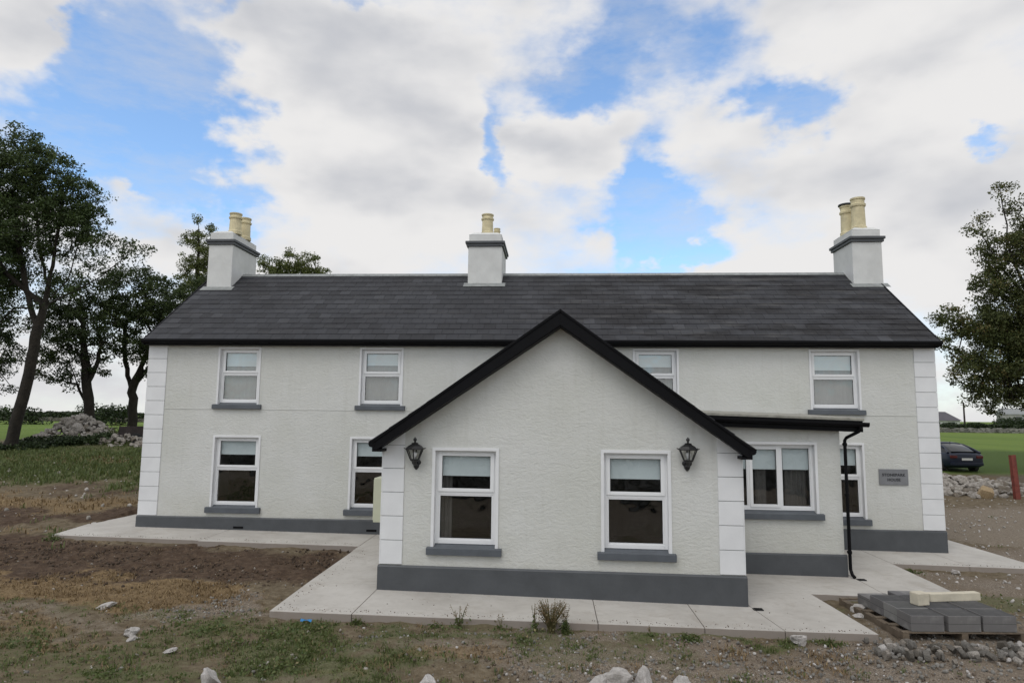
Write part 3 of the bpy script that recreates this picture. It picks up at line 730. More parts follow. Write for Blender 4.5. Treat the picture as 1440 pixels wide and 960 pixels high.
# chimneys
def chimney(x0, x1, y0, y1, zc, pots, base=6.6, cowl=None):
    cm = MB(); cm.box((x0,y0,base),(x1,y1,zc)); cm.box((x0+.02,y0+.02,zc+.17),(x1-.02,y1-.02,zc+.40))
    ch = hpart(cm.build('chimney', M_chim, bevel=.02))
    b = MB(); b.box((x0-.055,y0-.055,zc+.0),(x1+.055,y1+.055,zc+.085)); b.box((x0-.09,y0-.09,zc+.085),(x1+.09,y1+.09,zc+.172))
    hpart_child(b.build('chimney_band', M_grey, bevel=.015), ch)
    fl = MB()      # sloped mortar capping
    z0 = zc+.40; e = .16
    vs = [(x0+.02,y0+.02,z0),(x1-.02,y0+.02,z0),(x1-.02,y1-.02,z0),(x0+.02,y1-.02,z0),(x0+e,y0+e,z0+.10),(x1-e,y0+e,z0+.10),(x1-e,y1-e,z0+.10),(x0+e,y1-e,z0+.10)]
    fl.add(vs, [(4,5,6,7),(0,1,5,4),(1,2,6,5),(2,3,7,6),(3,0,4,7)])
    hpart_child(fl.build('mortar_capping', M_chim), ch)
    for i, (px, py, h, r) in enumerate(pots):
        zz = z0+.06
        p = MB()
        prof = [(r*1.02,zz),(r*1.02,zz+.10),(r*.90,zz+.13),(r*.84,zz+h*.72),(r*.98,zz+h*.74),(r*1.02,zz+h*.80),(r*.86,zz+h*.83),(r*.86,zz+h*.93),(r*.96,zz+h*.95),(r*.96,zz+h),(r*.72,zz+h),(r*.70,zz+h-.15)]
        p.lathe(prof, 20, c=(px,py))
        po = p.build('chimney_pot', M_pot, smooth=False)
        hpart_child(po, ch)
        if cowl == i:
            c = MB(); c.lathe([(r*1.15,zz+h+.02),(r*1.15,zz+h+.06),(r*.5,zz+h+.09)], 20, c=(px,py)); c.lathe([(r*.5,zz+h-.05),(r*.5,zz+h+.02)], 12, c=(px,py))
            hpart_child(c.build('chimney_cowl', M_iron), ch)
    lf = MB()      # lead flashing on the slope in front and at the side
    sl = (7.614-5.005)/(3.357+.25)
    zr = lambda y: 5.005+(y+.25)*sl+.034
    lf.add([(x0-.12,y0-.20,zr(y0-.20)),(x1+.12,y0-.20,zr(y0-.20)),(x1+.12,y0+.02,zr(y0+.02)),(x0-.12,y0+.02,zr(y0+.02))], [(0,1,2,3)])
    hpart_child(lf.build('flashing', M_lead), ch)
    return ch
chimney(-11.10,-10.28,2.535,4.28,8.46,[(-10.47,2.98,.72,.215),(-10.50,3.72,.78,.215)])
chimney(-2.53,-1.43,2.73,4.45,8.40,[(-1.955,3.15,.72,.21),(-1.70,3.85,.45,.12)])
chimney(9.52,10.42,2.655,4.06,8.46,[(9.92,3.02,1.05,.23),(9.84,3.66,1.0,.21)], cowl=1)

# wing roof: slates on both slopes (hidden mostly), verge boards and soffit
t0, t1 = -.10, 6.70; zA = 4.87; zE = 2.50; ov = .35
mb = MB()
def wing_slope(side):
    d = MB()
    # slope from eave to ridge, running back to the main wall; build as slates in a rotated frame
    Lx = GA - t0 if side < 0 else t1 - GA
    # x of slates runs along the wing's depth
    if side < 0:
        Mloc = MW @ Matrix(((0,1,0,0),(1,0,0,0),(0,0,1,0),(0,0,0,1)))     # local x -> inward(y), local y -> along(t)
        slate_slope(mb, -ov+.03, 5.7, t0-.08, zE-.045, GA, zA, 10, .33, Mloc)
    else:
        Mloc = MW @ Matrix(((0,-1,0,0),(1,0,0,0),(0,0,1,0),(0,0,0,1)))
        slate_slope(mb, -ov+.03, 5.5, -(t1+.08), zE-.09, -GA, zA, 10, .33, Mloc)
wing_slope(-1); wing_slope(1)
wroof = hpart(mb.build('wing_roof', M_slate, attr='tone'))
mb = MB()
D = .215
for a, za in ((t0, zE-.05), (t1, zE-.09)):
    sgn = 1 if a < GA else -1
    # verge board
    poly = [(a, za), (GA, zA+.005), (GA, zA-D-.03), (a+.05*sgn, za-D*.72), (a, za-D*.72)]
    if sgn < 0: poly = poly[::-1]
    mb.prism(poly, -ov-.012, -ov+.012, M=MW)
    cap = [(a-.03*sgn, za+.02), (GA, zA+.052), (GA, zA-.0), (a-.03*sgn, za-.03)]
    if sgn < 0: cap = cap[::-1]
    mb.prism(cap, -ov-.035, -ov+.03, M=MW)
hpart_child(mb.build('verge_board', M_black, bevel=.004), wroof)
mb = MB()
for a, za in ((t0, zE-.05), (t1, zE-.09)):
    sgn = 1 if a < GA else -1
    poly = [(a, za-D*.72+.01), (GA, zA-D-.02), (GA, zA-D-.05), (a, za-D*.72-.02)]
    if sgn < 0: poly = poly[::-1]
    mb.prism(poly, -ov+.012, .01, M=MW)
    # box end of the eaves
    x0_, x1_ = sorted((a-.02*sgn, a+.16*sgn))
    mb.box((x0_, -ov+.014, za-.18), (x1_, 5.3, za-.13), M=MW)
    x0_, x1_ = sorted((a-.03*sgn, a-.002*sgn)); mb.box((x0_, -ov+.014, za-.178), (x1_, 5.3, za-.02), M=MW)
hpart_child(mb.build('soffit', M_black), wroof)
mb = MB()
gutter(mb, MW @ Vector((t0-.03, -ov-.02, zE-.10)), MW @ Vector((t0-.03, 5.3, zE-.10)), .06)
gutter(mb, MW @ Vector((t1+.03, -ov-.02, zE-.14)), MW @ Vector((t1+.03, 2.1, zE-.14)), .06)
hpart_child(mb.build('gutter', M_black), wroof)

# extension roof, fascia, gutter, downpipe
fz = lambda x: 3.0 - (x-4.0)*.028
mb = MB()
mb.slab([(3.3,-3.42),(6.88,-3.42),(6.88,.02),(3.3,.02)], lambda x, y: fz(x)+.065+(y+3.4)*.03, lambda x, y: fz(x)-.0+(y+3.4)*.03)
er = hpart(mb.build('extension_roof', M_felt, bevel=.012))
mb = MB()
mb.slab([(3.4,-3.40),(6.85,-3.40),(6.85,-3.375),(3.4,-3.375)], lambda x, y: fz(x), lambda x, y: fz(x)-.235)
mb.slab([(6.825,-3.375),(6.85,-3.375),(6.85,0),(6.825,0)], lambda x, y: fz(x), lambda x, y: fz(x)-.22)
mb.slab([(3.4,-3.375),(6.825,-3.375),(6.825,-.0),(3.4,-.0)], lambda x, y: fz(x)-.20, lambda x, y: fz(x)-.225)
hpart_child(mb.build('fascia', M_black), er)
mb = MB(); gutter(mb, (3.5,-3.475,fz(3.5)-.075), (6.93,-3.475,fz(6.93)-.075), .062)
hpart_child(mb.build('gutter', M_black), er)
mb = MB()
mb.tube([(6.76,-3.475,2.86),(6.76,-3.475,2.76),(6.74,-3.44,2.70),(6.56,-3.24,2.56),(6.53,-3.22,2.50),(6.53,-3.22,1.2),(6.53,-3.22,-.20),(6.54,-3.27,-.30),(6.56,-3.34,-.345)], [.035]*9, 12)
for z in (2.42, 1.35, .15): mb.tube([(6.53,-3.22,z-.03),(6.53,-3.22,z+.03)], .046, 12); mb.box((6.50,-3.20,z-.015),(6.56,-3.15,z+.015))
hpart(mb.build('downpipe', M_black, smooth=False))
mb = MB()
mb.box((-8.50,-.052,-.17),(-8.22,-.04,-.115)); hpart(mb.build('air_vent', M_black))
mb = MB(); mb.box((-4.80,-.052,-.18),(-4.52,-.04,-.125)); hpart(mb.build('air_vent', M_black))
rehome(HP, house)

# ------------------------------------------------------------------ things on the house
def gully(x, y, label):
    z = float(zbase(x)); e = empty('drain_gully', (x, y, z)); e.scale = (.62,.62,.8)
    a = MB(); a.box((-.13,-.10,.0),(.13,-.075,.022)); a.box((-.13,.075,0),(.13,.10,.022)); a.box((-.13,-.075,0),(-.105,.075,.022)); a.box((.105,-.075,0),(.13,.075,.022))
    a.build('gully_frame', M_iron, e)
    b = MB(); b.box((-.105,-.075,.001),(.105,.075,.006))
    for i in range(5): b.box((-.09+i*.042,-.075,.006),(-.075+i*.042,.075,.014))
    b.build('grating', M_black, e)
    tag(e, label, 'drain')
gully(3.78, -5.95, 'small black drain gully on the path at the right corner of the gable wing')
gully(6.66, -3.42, 'small black drain gully under the foot of the downpipe')

def lantern(t, z, label):
    loc = MW @ Vector((t, 0, z)); e = empty('wall_lantern', loc, WA); e.scale = (1.42, 1.15, 1.0)
    tag(e, label, 'wall light', 'carriage lanterns on the gable wing')
    br = MB(); br.tube([(0,0,-.10),(0,-.02,-.10)], .062, 16)
    br.tube([(0,-.02,-.10),(0,-.07,-.135),(0,-.12,-.115),(0,-.145,-.06),(0,-.145,-.03)], [.03,.026,.024,.028,.035], 10)
    br.tube([(0,-.01,-.12),(.0,-.02,-.19),(0,-.015,-.235)], [.045,.035,.01], 12)
    br.build('bracket', M_iron, e, smooth=True)
    c = (0, -.145)
    cg = MB(); r0, r1, h0, h1 = .062, .118, -.03, .155
    cg.lathe([(.035,h0-.05),(r0*1.05,h0-.02),(r0*1.08,h0)], 6, c=c)
    for k in range(6):
        a = 2*math.pi*(k+.5)/6; ca, sa = math.cos(a), math.sin(a)
        cg.tube([(c[0]+r0*ca, c[1]+r0*sa, h0), (c[0]+r1*ca, c[1]+r1*sa, h1)], .0085, 6)
        b2 = a + 2*math.pi/6
        cg.tube([(c[0]+r1*ca, c[1]+r1*sa, h1), (c[0]+r1*math.cos(b2), c[1]+r1*math.sin(b2), h1)], .012, 6)
        cg.tube([(c[0]+r1*ca, c[1]+r1*sa, h1), (c[0]+(r1+.035)*ca, c[1]+(r1+.035)*sa, h1+.022)], [.012,.006], 6)
    cg.build('cage', M_iron, e)
    gm = MB()
    for k in range(6):
        a = 2*math.pi*(k+.5)/6; b2 = a+2*math.pi/6
        P = lambda r_, an, z_: (c[0]+r_*math.cos(an), c[1]+r_*math.sin(an), z_)
        gm.add([P(r0-.003,a,h0),P(r0-.003,b2,h0),P(r1-.003,b2,h1),P(r1-.003,a,h1)], [(0,1,2,3)])
    gm.build('glass', M_lampglass, e)
    lb = MB(); lb.lathe([(.012,-.03),(.014,.01),(.03,.05),(.034,.075),(.022,.10),(.005,.108)], 12, c=c); lb.build('bulb', M_white, e, smooth=True)
    rf = MB(); rf.lathe([(r1+.016,h1),(r1+.002,h1+.02),(r1*.80,h1+.058),(r1*.5,h1+.085),(.045,h1+.098),(.05,h1+.112),(.02,h1+.12)], 6, c=c)
    rf.build('lamp_roof', M_iron, e)
    fi = MB(); fi.lathe([(.012,h1+.115),(.012,h1+.145),(.024,h1+.165),(.022,h1+.19),(.010,h1+.205),(.004,h1+.222)], 10, c=c); fi.build('finial', M_iron, e, smooth=True)
lantern(.64, 2.165, 'black carriage lantern on the gable wing, left of its two windows')
lantern(5.648, 2.225, 'black carriage lantern on the gable wing, right of its two windows')

# name sign
sg = empty('house_sign', (9.085, -.004, 1.478))
tag(sg, 'grey slate name plaque reading STONEPARK HOUSE on the right end of the white wall', 'sign')
mb = MB(); mb.box((-.365,-.024,-.205),(.365,-.0,.205)); mb.build('plaque', M_slateplate, sg, bevel=.004)
def text_mesh(body, size, loc, parent, mat, name='lettering', bold=.0):
    cu = bpy.data.curves.new(name, 'FONT'); cu.body = body; cu.size = size; cu.align_x = 'CENTER'; cu.align_y = 'CENTER'; cu.extrude = .002; cu.offset = bold
    cu.space_character = 1.08
    t = bpy.data.objects.new(name, cu); COL.objects.link(t)
    dg = bpy.context.evaluated_depsgraph_get(); me = bpy.data.meshes.new_from_object(t.evaluated_get(dg))
    bpy.data.objects.remove(t); o = bpy.data.objects.new(name, me); COL.objects.link(o); o.parent = parent
    o.location = loc; o.rotation_euler = (R(90), 0, 0); me.materials.clear(); me.materials.append(mat); return o
text_mesh('STONEPARK', .098, (0,-.0265,.055), sg, M_letter, bold=.0035); text_mesh('HOUSE', .098, (0,-.0265,-.07), sg, M_letter, bold=.0035)

# meter cabinet on the wing's left side wall
p = MW @ Vector((0, 1.05, .80))
cb = empty('meter_cabinet', p, WA); tag(cb, 'cream meter cabinet fixed to the side of the gable wing by the left lower window', 'meter box')
mb = MB(); mb.box((-.43,-.20,.0),(-.0,.20,.88)); mb.build('cabinet_body', M_cab, cb, bevel=.012)
mb = MB(); mb.box((-.446,-.17,.04),(-.431,.17,.84)); mb.build('door', M_cab, cb, bevel=.006)

# ------------------------------------------------------------------ foliage / trees
def quads_mesh(name, centers, sizes, mat, tones, parent=None, up=.0, aspect=1.0):
    n = len(centers)
    a = RNG.normal(size=(n,3)); a /= np.linalg.norm(a, axis=1)[:,None]
    b = RNG.normal(size=(n,3)); b[:,2] *= .7; b -= (a*b).sum(1)[:,None]*a; b /= np.linalg.norm(b, axis=1)[:,None]
    s = sizes[:,None]
    v = np.stack([centers - a*s*.5, centers + b*s*.32*aspect, centers + a*s*.5, centers - b*s*.32*aspect], 1).reshape(-1,3)
    me = bpy.data.meshes.new(name); me.vertices.add(4*n); me.vertices.foreach_set('co', v.ravel())
    me.loops.add(4*n); me.loops.foreach_set('vertex_index', np.arange(4*n)); me.polygons.add(n)
    me.polygons.foreach_set('loop_start', np.arange(0,4*n,4)); me.polygons.foreach_set('loop_total', np.full(n,4)); me.update()
    at = me.attributes.new('tone', 'FLOAT', 'FACE'); at.data.foreach_set('value', np.clip(tones,0,1).astype(np.float32))
    me.materials.append(mat); o = bpy.data.objects.new(name, me); COL.objects.link(o)
    if parent is not None: o.parent = parent
    return o

def tree(name, label, cat, trunk, r0, lobes, leafmat, leaf, per=70, clump=.42, dens=1.0, group=None, limbs=(), shell=.3, depth=1.2, seed=1):
    """trunk: list of points; lobes: (x,y,z,r,w) volumes of crown; limbs: extra poly-lines leaving the trunk"""
    rnd = random.Random(seed); base = Vector(trunk[0])
    root = empty(name, base); tag(root, label, cat, group)
    nodes = []; par = []; fixed = []
    def addline(pts, start_par=None, n_sub=4):
        last = start_par
        pv = Vector(pts[0]) if start_par is None else nodes[start_par]
        if start_par is None: nodes.append(pv.copy()); par.append(-1); last = 0
        for p in (pts[1:] if start_par is None else pts):
            p = Vector(p); a = nodes[last]
            for k in range(1, n_sub+1):
                q = a.lerp(p, k/n_sub)
                q += Vector((rnd.gauss(0,.04), rnd.gauss(0,.04), 0))*(a-p).length*.35*(k < n_sub)
                nodes.append(q); par.append(last); last = len(nodes)-1
        return last
    tip = addline(trunk)
    for lm in limbs:
        s0 = Vector(lm[0]); j = min(range(len(nodes)), key=lambda i: (nodes[i]-s0).length)
        addline(lm[1:], j)
    clusters = []
    for (x, y, z, r, w) in lobes:
        n = max(2, int(dens*w*(r/clump)**2*4.2*(1 + .3*r)))
        for _ in range(n):
            while True:
                d = Vector((rnd.uniform(-1,1), rnd.uniform(-1,1), rnd.uniform(-1,1)))
                if d.length <= 1: break
            if rnd.random() < shell: d = d.normalized()*rnd.uniform(.72, 1.0)
            clusters.append((Vector((x + d.x*r, y + d.y*r*depth, z + d.z*r*.92)), w))
    P0 = nodes[min(tip, len(nodes)-1)]
    clusters.sort(key=lambda c: min((c[0]-nodes[i]).length for i in range(0, len(nodes), 3)))
    arr = np.array([list(n_) for n_ in nodes]); plen = [0.0]*len(nodes)
    for i in range(1, len(nodes)): plen[i] = plen[par[i]] + (nodes[i]-nodes[par[i]]).length
    plen = list(plen); low = trunk[max(1, len(trunk)-2)][2] if len(trunk) > 2 else trunk[0][2]+1
    leafpts = []
    for c, w in clusters:
        d = np.linalg.norm(arr - np.array(c), axis=1) + .12*np.array(plen)
        below = arr[:,2] < (base.z + (P0.z-base.z)*.45); d = d + below*4.0
        j = int(np.argmin(d)); a = nodes[j]; L = (c-a).length
        k = max(1, min(4, int(L/.6))); last = j; new = []
        sag = Vector((rnd.gauss(0,.12), rnd.gauss(0,.12), rnd.uniform(-.02,.16)))*L
        for i in range(1, k+1):
            t = i/k; q = a.lerp(c, t) + sag*(4*t*(1-t))*.5
            nodes.append(q); par.append(last); plen.append(plen[last] + (q-nodes[last]).length); last = len(nodes)-1; new.append(list(q))
        arr = np.vstack([arr, new]); leafpts.append(c)
    # pipe-model radii
    cnt = [0]*len(nodes); kids = [[] for _ in nodes]
    for i in range(1, len(nodes)): kids[par[i]].append(i)
    for i in range(len(nodes)-1, -1, -1):
        cnt[i] = 1 if not kids[i] else sum(cnt[k] for k in kids[i])
    tot = cnt[0]; rad = [max(.014, r0*(c_/tot)**.56*.85) for c_ in cnt]
    # the bole tapers on its own
    mbt = MB(); done = set()
    for i in range(len(nodes)):
        starts = [k for k in kids[i]]
        if not starts: continue
    def chain(i):
        pts = [nodes[par[i]]] if par[i] >= 0 else []; rr = [min(rad[par[i]], rad[i]*1.25)] if par[i] >= 0 else []
        cur = i
        while True:
            pts.append(nodes[cur]); rr.append(rad[cur])
            if not kids[cur]: break
            ks = sorted(kids[cur], key=lambda k: -cnt[k])
            for k in ks[1:]: stack.append(k)
            cur = ks[0]
        return pts, rr
    stack = [0]
    while stack:
        i = stack.pop(); pts, rr = chain(i)
        if i == 0:
            L0 = len(pts); rr = [max(r_, r0*(1-.62*k/max(1,L0-1)) if k < 9 else r_) for k, r_ in enumerate(rr)]
            rr[0] *= 1.35
            pts = [pts[0]-Vector((0,0,.5))] + pts; rr = [rr[0]*1.25] + rr
        mbt.tube([p_-base for p_ in pts], rr, 9 if rr[0] > .08 else 5, cap=False)
    mbt.build('trunk', M_trunk, root, smooth=True)
    C = np.array([list(c_) for c_ in leafpts]); n = len(C)
    ctone = RNG.normal(.45, .16, n)
    sp = RNG.normal(size=(n*per, 3)); sp = sp/np.linalg.norm(sp, axis=1)[:,None]*(RNG.random(n*per)**.5)[:,None]
    csz = RNG.uniform(.55, 1.15, n)*clump
    pts = np.repeat(C, per, 0) + sp*np.repeat(csz, per)[:,None]*np.array([1.15,1.15,.75])
    keep = RNG.random(len(pts)) < np.repeat(RNG.uniform(.55, 1., n), per)
    pts = pts[keep]; tn = (np.repeat(ctone, per) + RNG.normal(0,.17,n*per))[keep] + .1*sp[keep][:,2]
    quads_mesh('crown', pts - np.array(list(base)), RNG.uniform(.6,1.25,len(pts))*leaf, leafmat, tn, root)
    return root

T1 = [(-22.0,13.85,11.4,.6,.35),(-20.9,13.9,11.1,.45,.35),(-27.45,12.96,16.15,1.65,1.0),(-25.99,13.17,15.07,1.83,1.0),(-24.53,13.4,13.81,1.54,1.0),(-23.72,13.61,12.44,1.1,1.0),(-25.98,13.46,12.53,2.19,.8),(-28.17,13.26,13.05,2.19,.9),(-30.37,12.97,14.48,2.56,.9),(-22.77,13.78,11.47,.8,.5),(-21.42,13.85,11.59,.66,.35),(-20.58,13.93,11.31,.44,.3),(-22.69,13.95,10.02,.91,.3),(-24.7,13.81,10.18,1.28,.25),(-27.43,13.64,10.15,1.83,.3),(-29.99,13.44,10.49,2.56,.8),(-26.7,13.89,8.34,.91,.15),(-29.25,13.82,7.59,1.65,.5)]
T0 = [(-31.38,15.37,10.55,2.32,.9),(-29.63,15.69,8.65,.85,.6),(-29.82,15.9,6.72,.77,.6),(-30.98,15.92,5.94,1.94,.9),(-29.5,16.22,4.11,.35,.5),(-32.53,15.6,7.85,2.32,.9),(-29.64,15.52,10.19,.7,.5)]
T2 = [(-30.1,21.51,10.45,1.63,.9),(-31.45,21.65,8.51,1.35,.8),(-28.97,21.85,8.09,2.03,.9),(-30.76,21.97,6.05,1.4,.7),(-31.67,21.84,6.71,.99,.6),(-28.73,22.14,5.8,.8,.5),(-31.68,21.5,9.63,.81,.6),(-30.08,22.19,4.6,.4,.2),(-32.11,21.99,5.14,.45,.5)]
T3 = [(-27.29,23.67,10.71,1.99,.9),(-24.93,23.87,10.27,1.89,.9),(-28.47,23.73,9.53,1.51,.8),(-26.01,24.04,8.14,2.13,.9),(-24.68,24.34,6.28,1.89,.8),(-27.6,24.07,7.1,1.2,.6),(-22.9,23.87,11.37,.76,.8),(-27.0,24.34,5.3,.45,.2),(-28.95,23.49,11.4,.95,.8)]
T4 = [(-26.3,29.2,15.9,.8,.6),(-25.7,29.4,14.2,.9,.7),(-26.5,29.5,11.8,1.5,.8),(-26.66,28.98,17.54,.48,.5),(-27.03,29.12,16.09,.7,.5),(-25.43,29.16,16.64,.54,.45),(-26.06,29.33,14.76,1.08,.6),(-27.4,29.3,14.32,.7,.6),(-26.92,29.5,12.89,1.29,.7),(-25.42,29.53,13.44,.97,.6),(-27.46,29.16,15.55,.43,.4)]
T5 = [(-23.38,34.5,15.18,.95,.9),(-21.49,34.58,15.43,1.18,.8),(-20.01,34.69,15.33,1.06,.9),(-19.01,34.8,14.87,.71,.9),(-22.07,34.75,13.66,1.77,.9),(-19.71,34.93,13.39,1.48,.9),(-21,34.9,11.5,2.6,.5)]
TR = [(17.05,10.8,7.35,.55,.9),(16.75,10.75,6.2,.4,.8),(17.6,11,5.1,.6,.8),(18.3,11.1,4.0,.55,.6),(18.6,10.7,8.6,.7,.7),(19.3,10.6,9.6,.8,.7),(19.0,11.1,3.7,.5,.6),(20.6,11.1,3.6,.7,.7),(21.2,11.2,4.2,1.0,.9),(19.15,10.21,12.53,.42,.5),(18.25,10.24,11.75,.42,.4),(20.11,10.35,11.86,.72,.5),(17.77,10.28,11.14,.36,.35),(18.85,10.41,10.65,.66,.4),(19.87,10.52,10.21,.72,.5),(18.07,10.42,10.13,.36,.3),(18.07,10.54,9.05,.27,.3),(19.67,10.68,8.71,.84,.6),(18.77,10.62,8.7,.42,.35),(21.32,10.57,10.52,1.51,.9),(20.27,10.88,7.22,1.66,1.0),(18.47,10.8,6.96,.84,1.0),(17.36,10.74,6.89,.48,.9),(19.08,10.98,5.71,1.26,1.0),(17.27,10.84,5.93,.39,.7),(20.43,11.13,5.13,1.35,1.0),(18.63,11.07,4.66,.78,.7),(17.97,11.08,4.27,.42,.4),(21.93,10.98,7.24,2.11,1.0),(19.68,11.22,3.92,.54,.7),(22.52,10.68,10.24,2.11,1.0),(18.32,10.7,7.8,.36,.6),(23.14,11.37,4.56,1.51,1.0)]
gnd = lambda x, y, d=.0: (x, y, zg(x, y)-d)
tree('ash_tree', 'tall leaning ash tree with bare forked trunk and domed crown left of the house', 'tree',
     [gnd(-27.75,14.7,.1),(-26.97,14.42,3.62),(-26.4,14.16,6.17),(-25.89,13.94,8.35),(-25.5,13.8,10.4),(-25.2,13.6,12.6),(-25.0,13.5,14.2)], .29, T1, M_leafdark, .125, per=100, clump=.46, dens=1.15, seed=3,
     limbs=[[(-26.1,14.05,7.4),(-26.9,13.9,9.2),(-27.3,13.6,11.5),(-27.6,13.2,14.2)], [(-25.9,13.9,8.3),(-27.9,13.7,10.0),(-29.4,13.4,12.4)], [(-25.9,13.9,8.4),(-24.6,13.8,9.8),(-24.1,13.7,11.6)], [(-25.85,13.94,8.5),(-24.1,13.9,9.2),(-22.9,13.9,9.9),(-21.4,13.9,11.1)], [(-25.7,13.9,9.2),(-26.2,13.7,11.2),(-26.5,13.3,14.2)]])
tree('leafy_tree', 'dark tree cut off by the left edge, branches hanging left of the ash', 'tree',
     [gnd(-32.6,16.5,.1),(-32.4,16.3,3.6),(-32.2,16.0,6.4),(-31.8,15.7,9.2)], .34, T0, M_leafdeep, .13, per=95, clump=.46, dens=.9, seed=5)
tree('sycamore_tree', 'dark round-crowned sycamore rising behind the rubble heap with a short forked trunk', 'tree',
     [gnd(-29.15,22.5,.1),(-29.18,22.32,3.82),(-29.5,22.0,6.51),(-29.6,21.8,8.6)], .33, T2, M_leafdeep, .15, per=95, clump=.52, dens=1.15, seed=8,
     limbs=[[(-29.2,22.3,2.9),(-29.75,22.2,4.3),(-30.4,22,6.0)], [(-29.3,22.2,4.6),(-28.7,22.1,5.9),(-28.3,21.9,7.4)]])
tree('sycamore_tree', 'broad dark sycamore at the left end of the roof, trunk bending left into its crown', 'tree',
     [gnd(-27.64,24.6,.1),(-27.6,24.43,3.9),(-28.0,24.2,5.4),(-28.3,24.1,7.2),(-28.2,23.9,8.8)], .31, T3, M_leafdeep, .15, per=95, clump=.52, dens=1.15, seed=11,
     limbs=[[(-27.6,24.4,4.2),(-27.1,24.2,6.0),(-26.2,24.0,8.0)], [(-27.55,24.4,4.5),(-26.4,24.3,6.3),(-25,24.2,8.2)]])
tree('slender_tree', 'slender olive-green tree with wispy top standing just left of the left chimney', 'tree',
     [gnd(-26.7,30.3,.1),(-26.7,30.0,6),(-26.6,29.5,11),(-26.5,29.2,14.5),(-26.5,29.0,17.0)], .26, T4, M_leafolive, .13, per=80, clump=.40, dens=1.5, seed=13)
tree('round_tree', 'pale green rounded treetop showing over the ridge between left and middle chimneys', 'tree',
     [gnd(-21.3,34.9,.1),(-21.3,34.9,7),(-21.2,34.8,11),(-21.2,34.7,13.6)], .4, T5, M_leafolive, .15, per=80, clump=.45, dens=1.2, seed=17)
tree('beech_tree', 'large russet-tinged tree with a sparse airy top at the right edge behind the farmhouse', 'tree',
     [gnd(22.85,11.76,.1),(22.4,11.4,3.6),(21.9,11.1,6.3),(21.3,10.9,8.6),(20.9,10.7,10.4)], .42, TR, M_leafrust, .105, per=110, clump=.40, dens=1.9, seed=19,
     limbs=[[(21.9,11.1,6.3),(20.4,10.8,8.0),(19.5,10.5,10.2),(19.2,10.3,12.2)], [(22.1,11.2,5.0),(20.6,11.0,5.9),(19.0,10.9,6.5),(17.6,10.8,6.8)], [(20.4,10.8,8.0),(19.2,10.6,9.4),(18.2,10.4,11.0)]])

# shrubs and hedges
def shrub(name, label, cat, pos, rx, ry, rz, mat, n, leaf, lumps=9, kind=None, seed=1, group=None):
    rnd = random.Random(seed); x, y = pos; z = zg(x, y)
    C = []
    for _ in range(lumps):
        C.append((rnd.uniform(-.85,.85)*rx, rnd.uniform(-.8,.8)*ry, rnd.uniform(.15,.75)*rz, rnd.uniform(.25,.5)))
    C = np.array(C); pick = RNG.integers(0, lumps, n)
    d = RNG.normal(size=(n,3)); d = d/np.linalg.norm(d, axis=1)[:,None]*(RNG.random(n)**.4)[:,None]
    pts = C[pick,:3] + d*np.stack([np.full(n, min(rx, 1.8*rz))*C[pick,3]*1.6, np.full(n, min(ry,1.5*rz))*C[pick,3]*1.4, np.full(n, rz)*C[pick,3]], -1)
    zz = np.array([zground(x+a, y+b) for a, b in pts[:, :2]]) - z if False else zground(pts[:,0]+x, pts[:,1]+y) - z
    pts[:,2] = np.maximum(pts[:,2], .02) + zz
    tn = .4 + .25*RNG.normal(size=n)*.6 + RNG.normal(size=lumps)[pick]*.15
    o = quads_mesh(name, pts, RNG.uniform(.6,1.3,n)*leaf, mat, tn)
    o.location = (x, y, z); tag(o, label, cat, group, kind); return o
shrub('nettle_bed', 'dark green nettles and weeds growing before the left rubble heap', 'undergrowth', (-26.6,17.3), 2.8, 1.0, .6, M_hedge, 5200, .15, 26, 'stuff', 2)
shrub('nettle_bed', 'low dark weeds round the foot of the leaning ash', 'undergrowth', (-28.6,15.2), 3.0, 1.4, .38, M_hedge, 5200, .14, 24, 'stuff', 3)
shrub('shrub', 'bright green shrub beside the dark timber cart behind the house', 'shrub', (-24.6,18.9), .6,.6, 1.1, M_leafolive, 900, .12, 7, None, 4)
shrub('shrub', 'small dark round bush on the field far left, right of the leaning trunk', 'shrub', (-57.0,64.1), 3.0, 2.0, 2.6, M_hedge, 2200, .35, 10, None, 5)
shrub('shrub', 'dark bush on the field edge at the far left of the photo', 'shrub', (-70,63.6), 4.5, 2.0, 2.3, M_hedge, 2600, .35, 10, None, 6)
def long_hedge(label, x0, x1, y, h, n, sd, leaf=.45, depth=1.2):
    rnd = RNG; X = rnd.uniform(x0, x1, n); Yv = y + rnd.normal(0, depth*.5, n)
    prof = np.array([noise.noise(Vector((x_*.11+sd, sd, 0)))*.5 + noise.noise(Vector((x_*.5+sd, 3, 0)))*.25 for x_ in X])
    Z = zground(X, Yv) + rnd.random(n)**.8*h*(1+prof)
    cx = (x0+x1)/2; c = np.array([cx, y, zg(cx, y)])
    o = quads_mesh('hedge', np.stack([X, Yv, Z], -1)-c, rnd.uniform(.6,1.3,n)*leaf, M_hedge, rnd.normal(.4,.2,n))
    o.location = tuple(c); tag(o, label, 'hedge'); return o
long_hedge('dark hedge line along the far side of the left field', -150, -38, 98, 1.55, 26000, 2.2, .4)
long_hedge('dark clipped hedge behind the stone wall across the right field', 38, 120, 86, 1.05, 34000, 7.7, .32, .9)

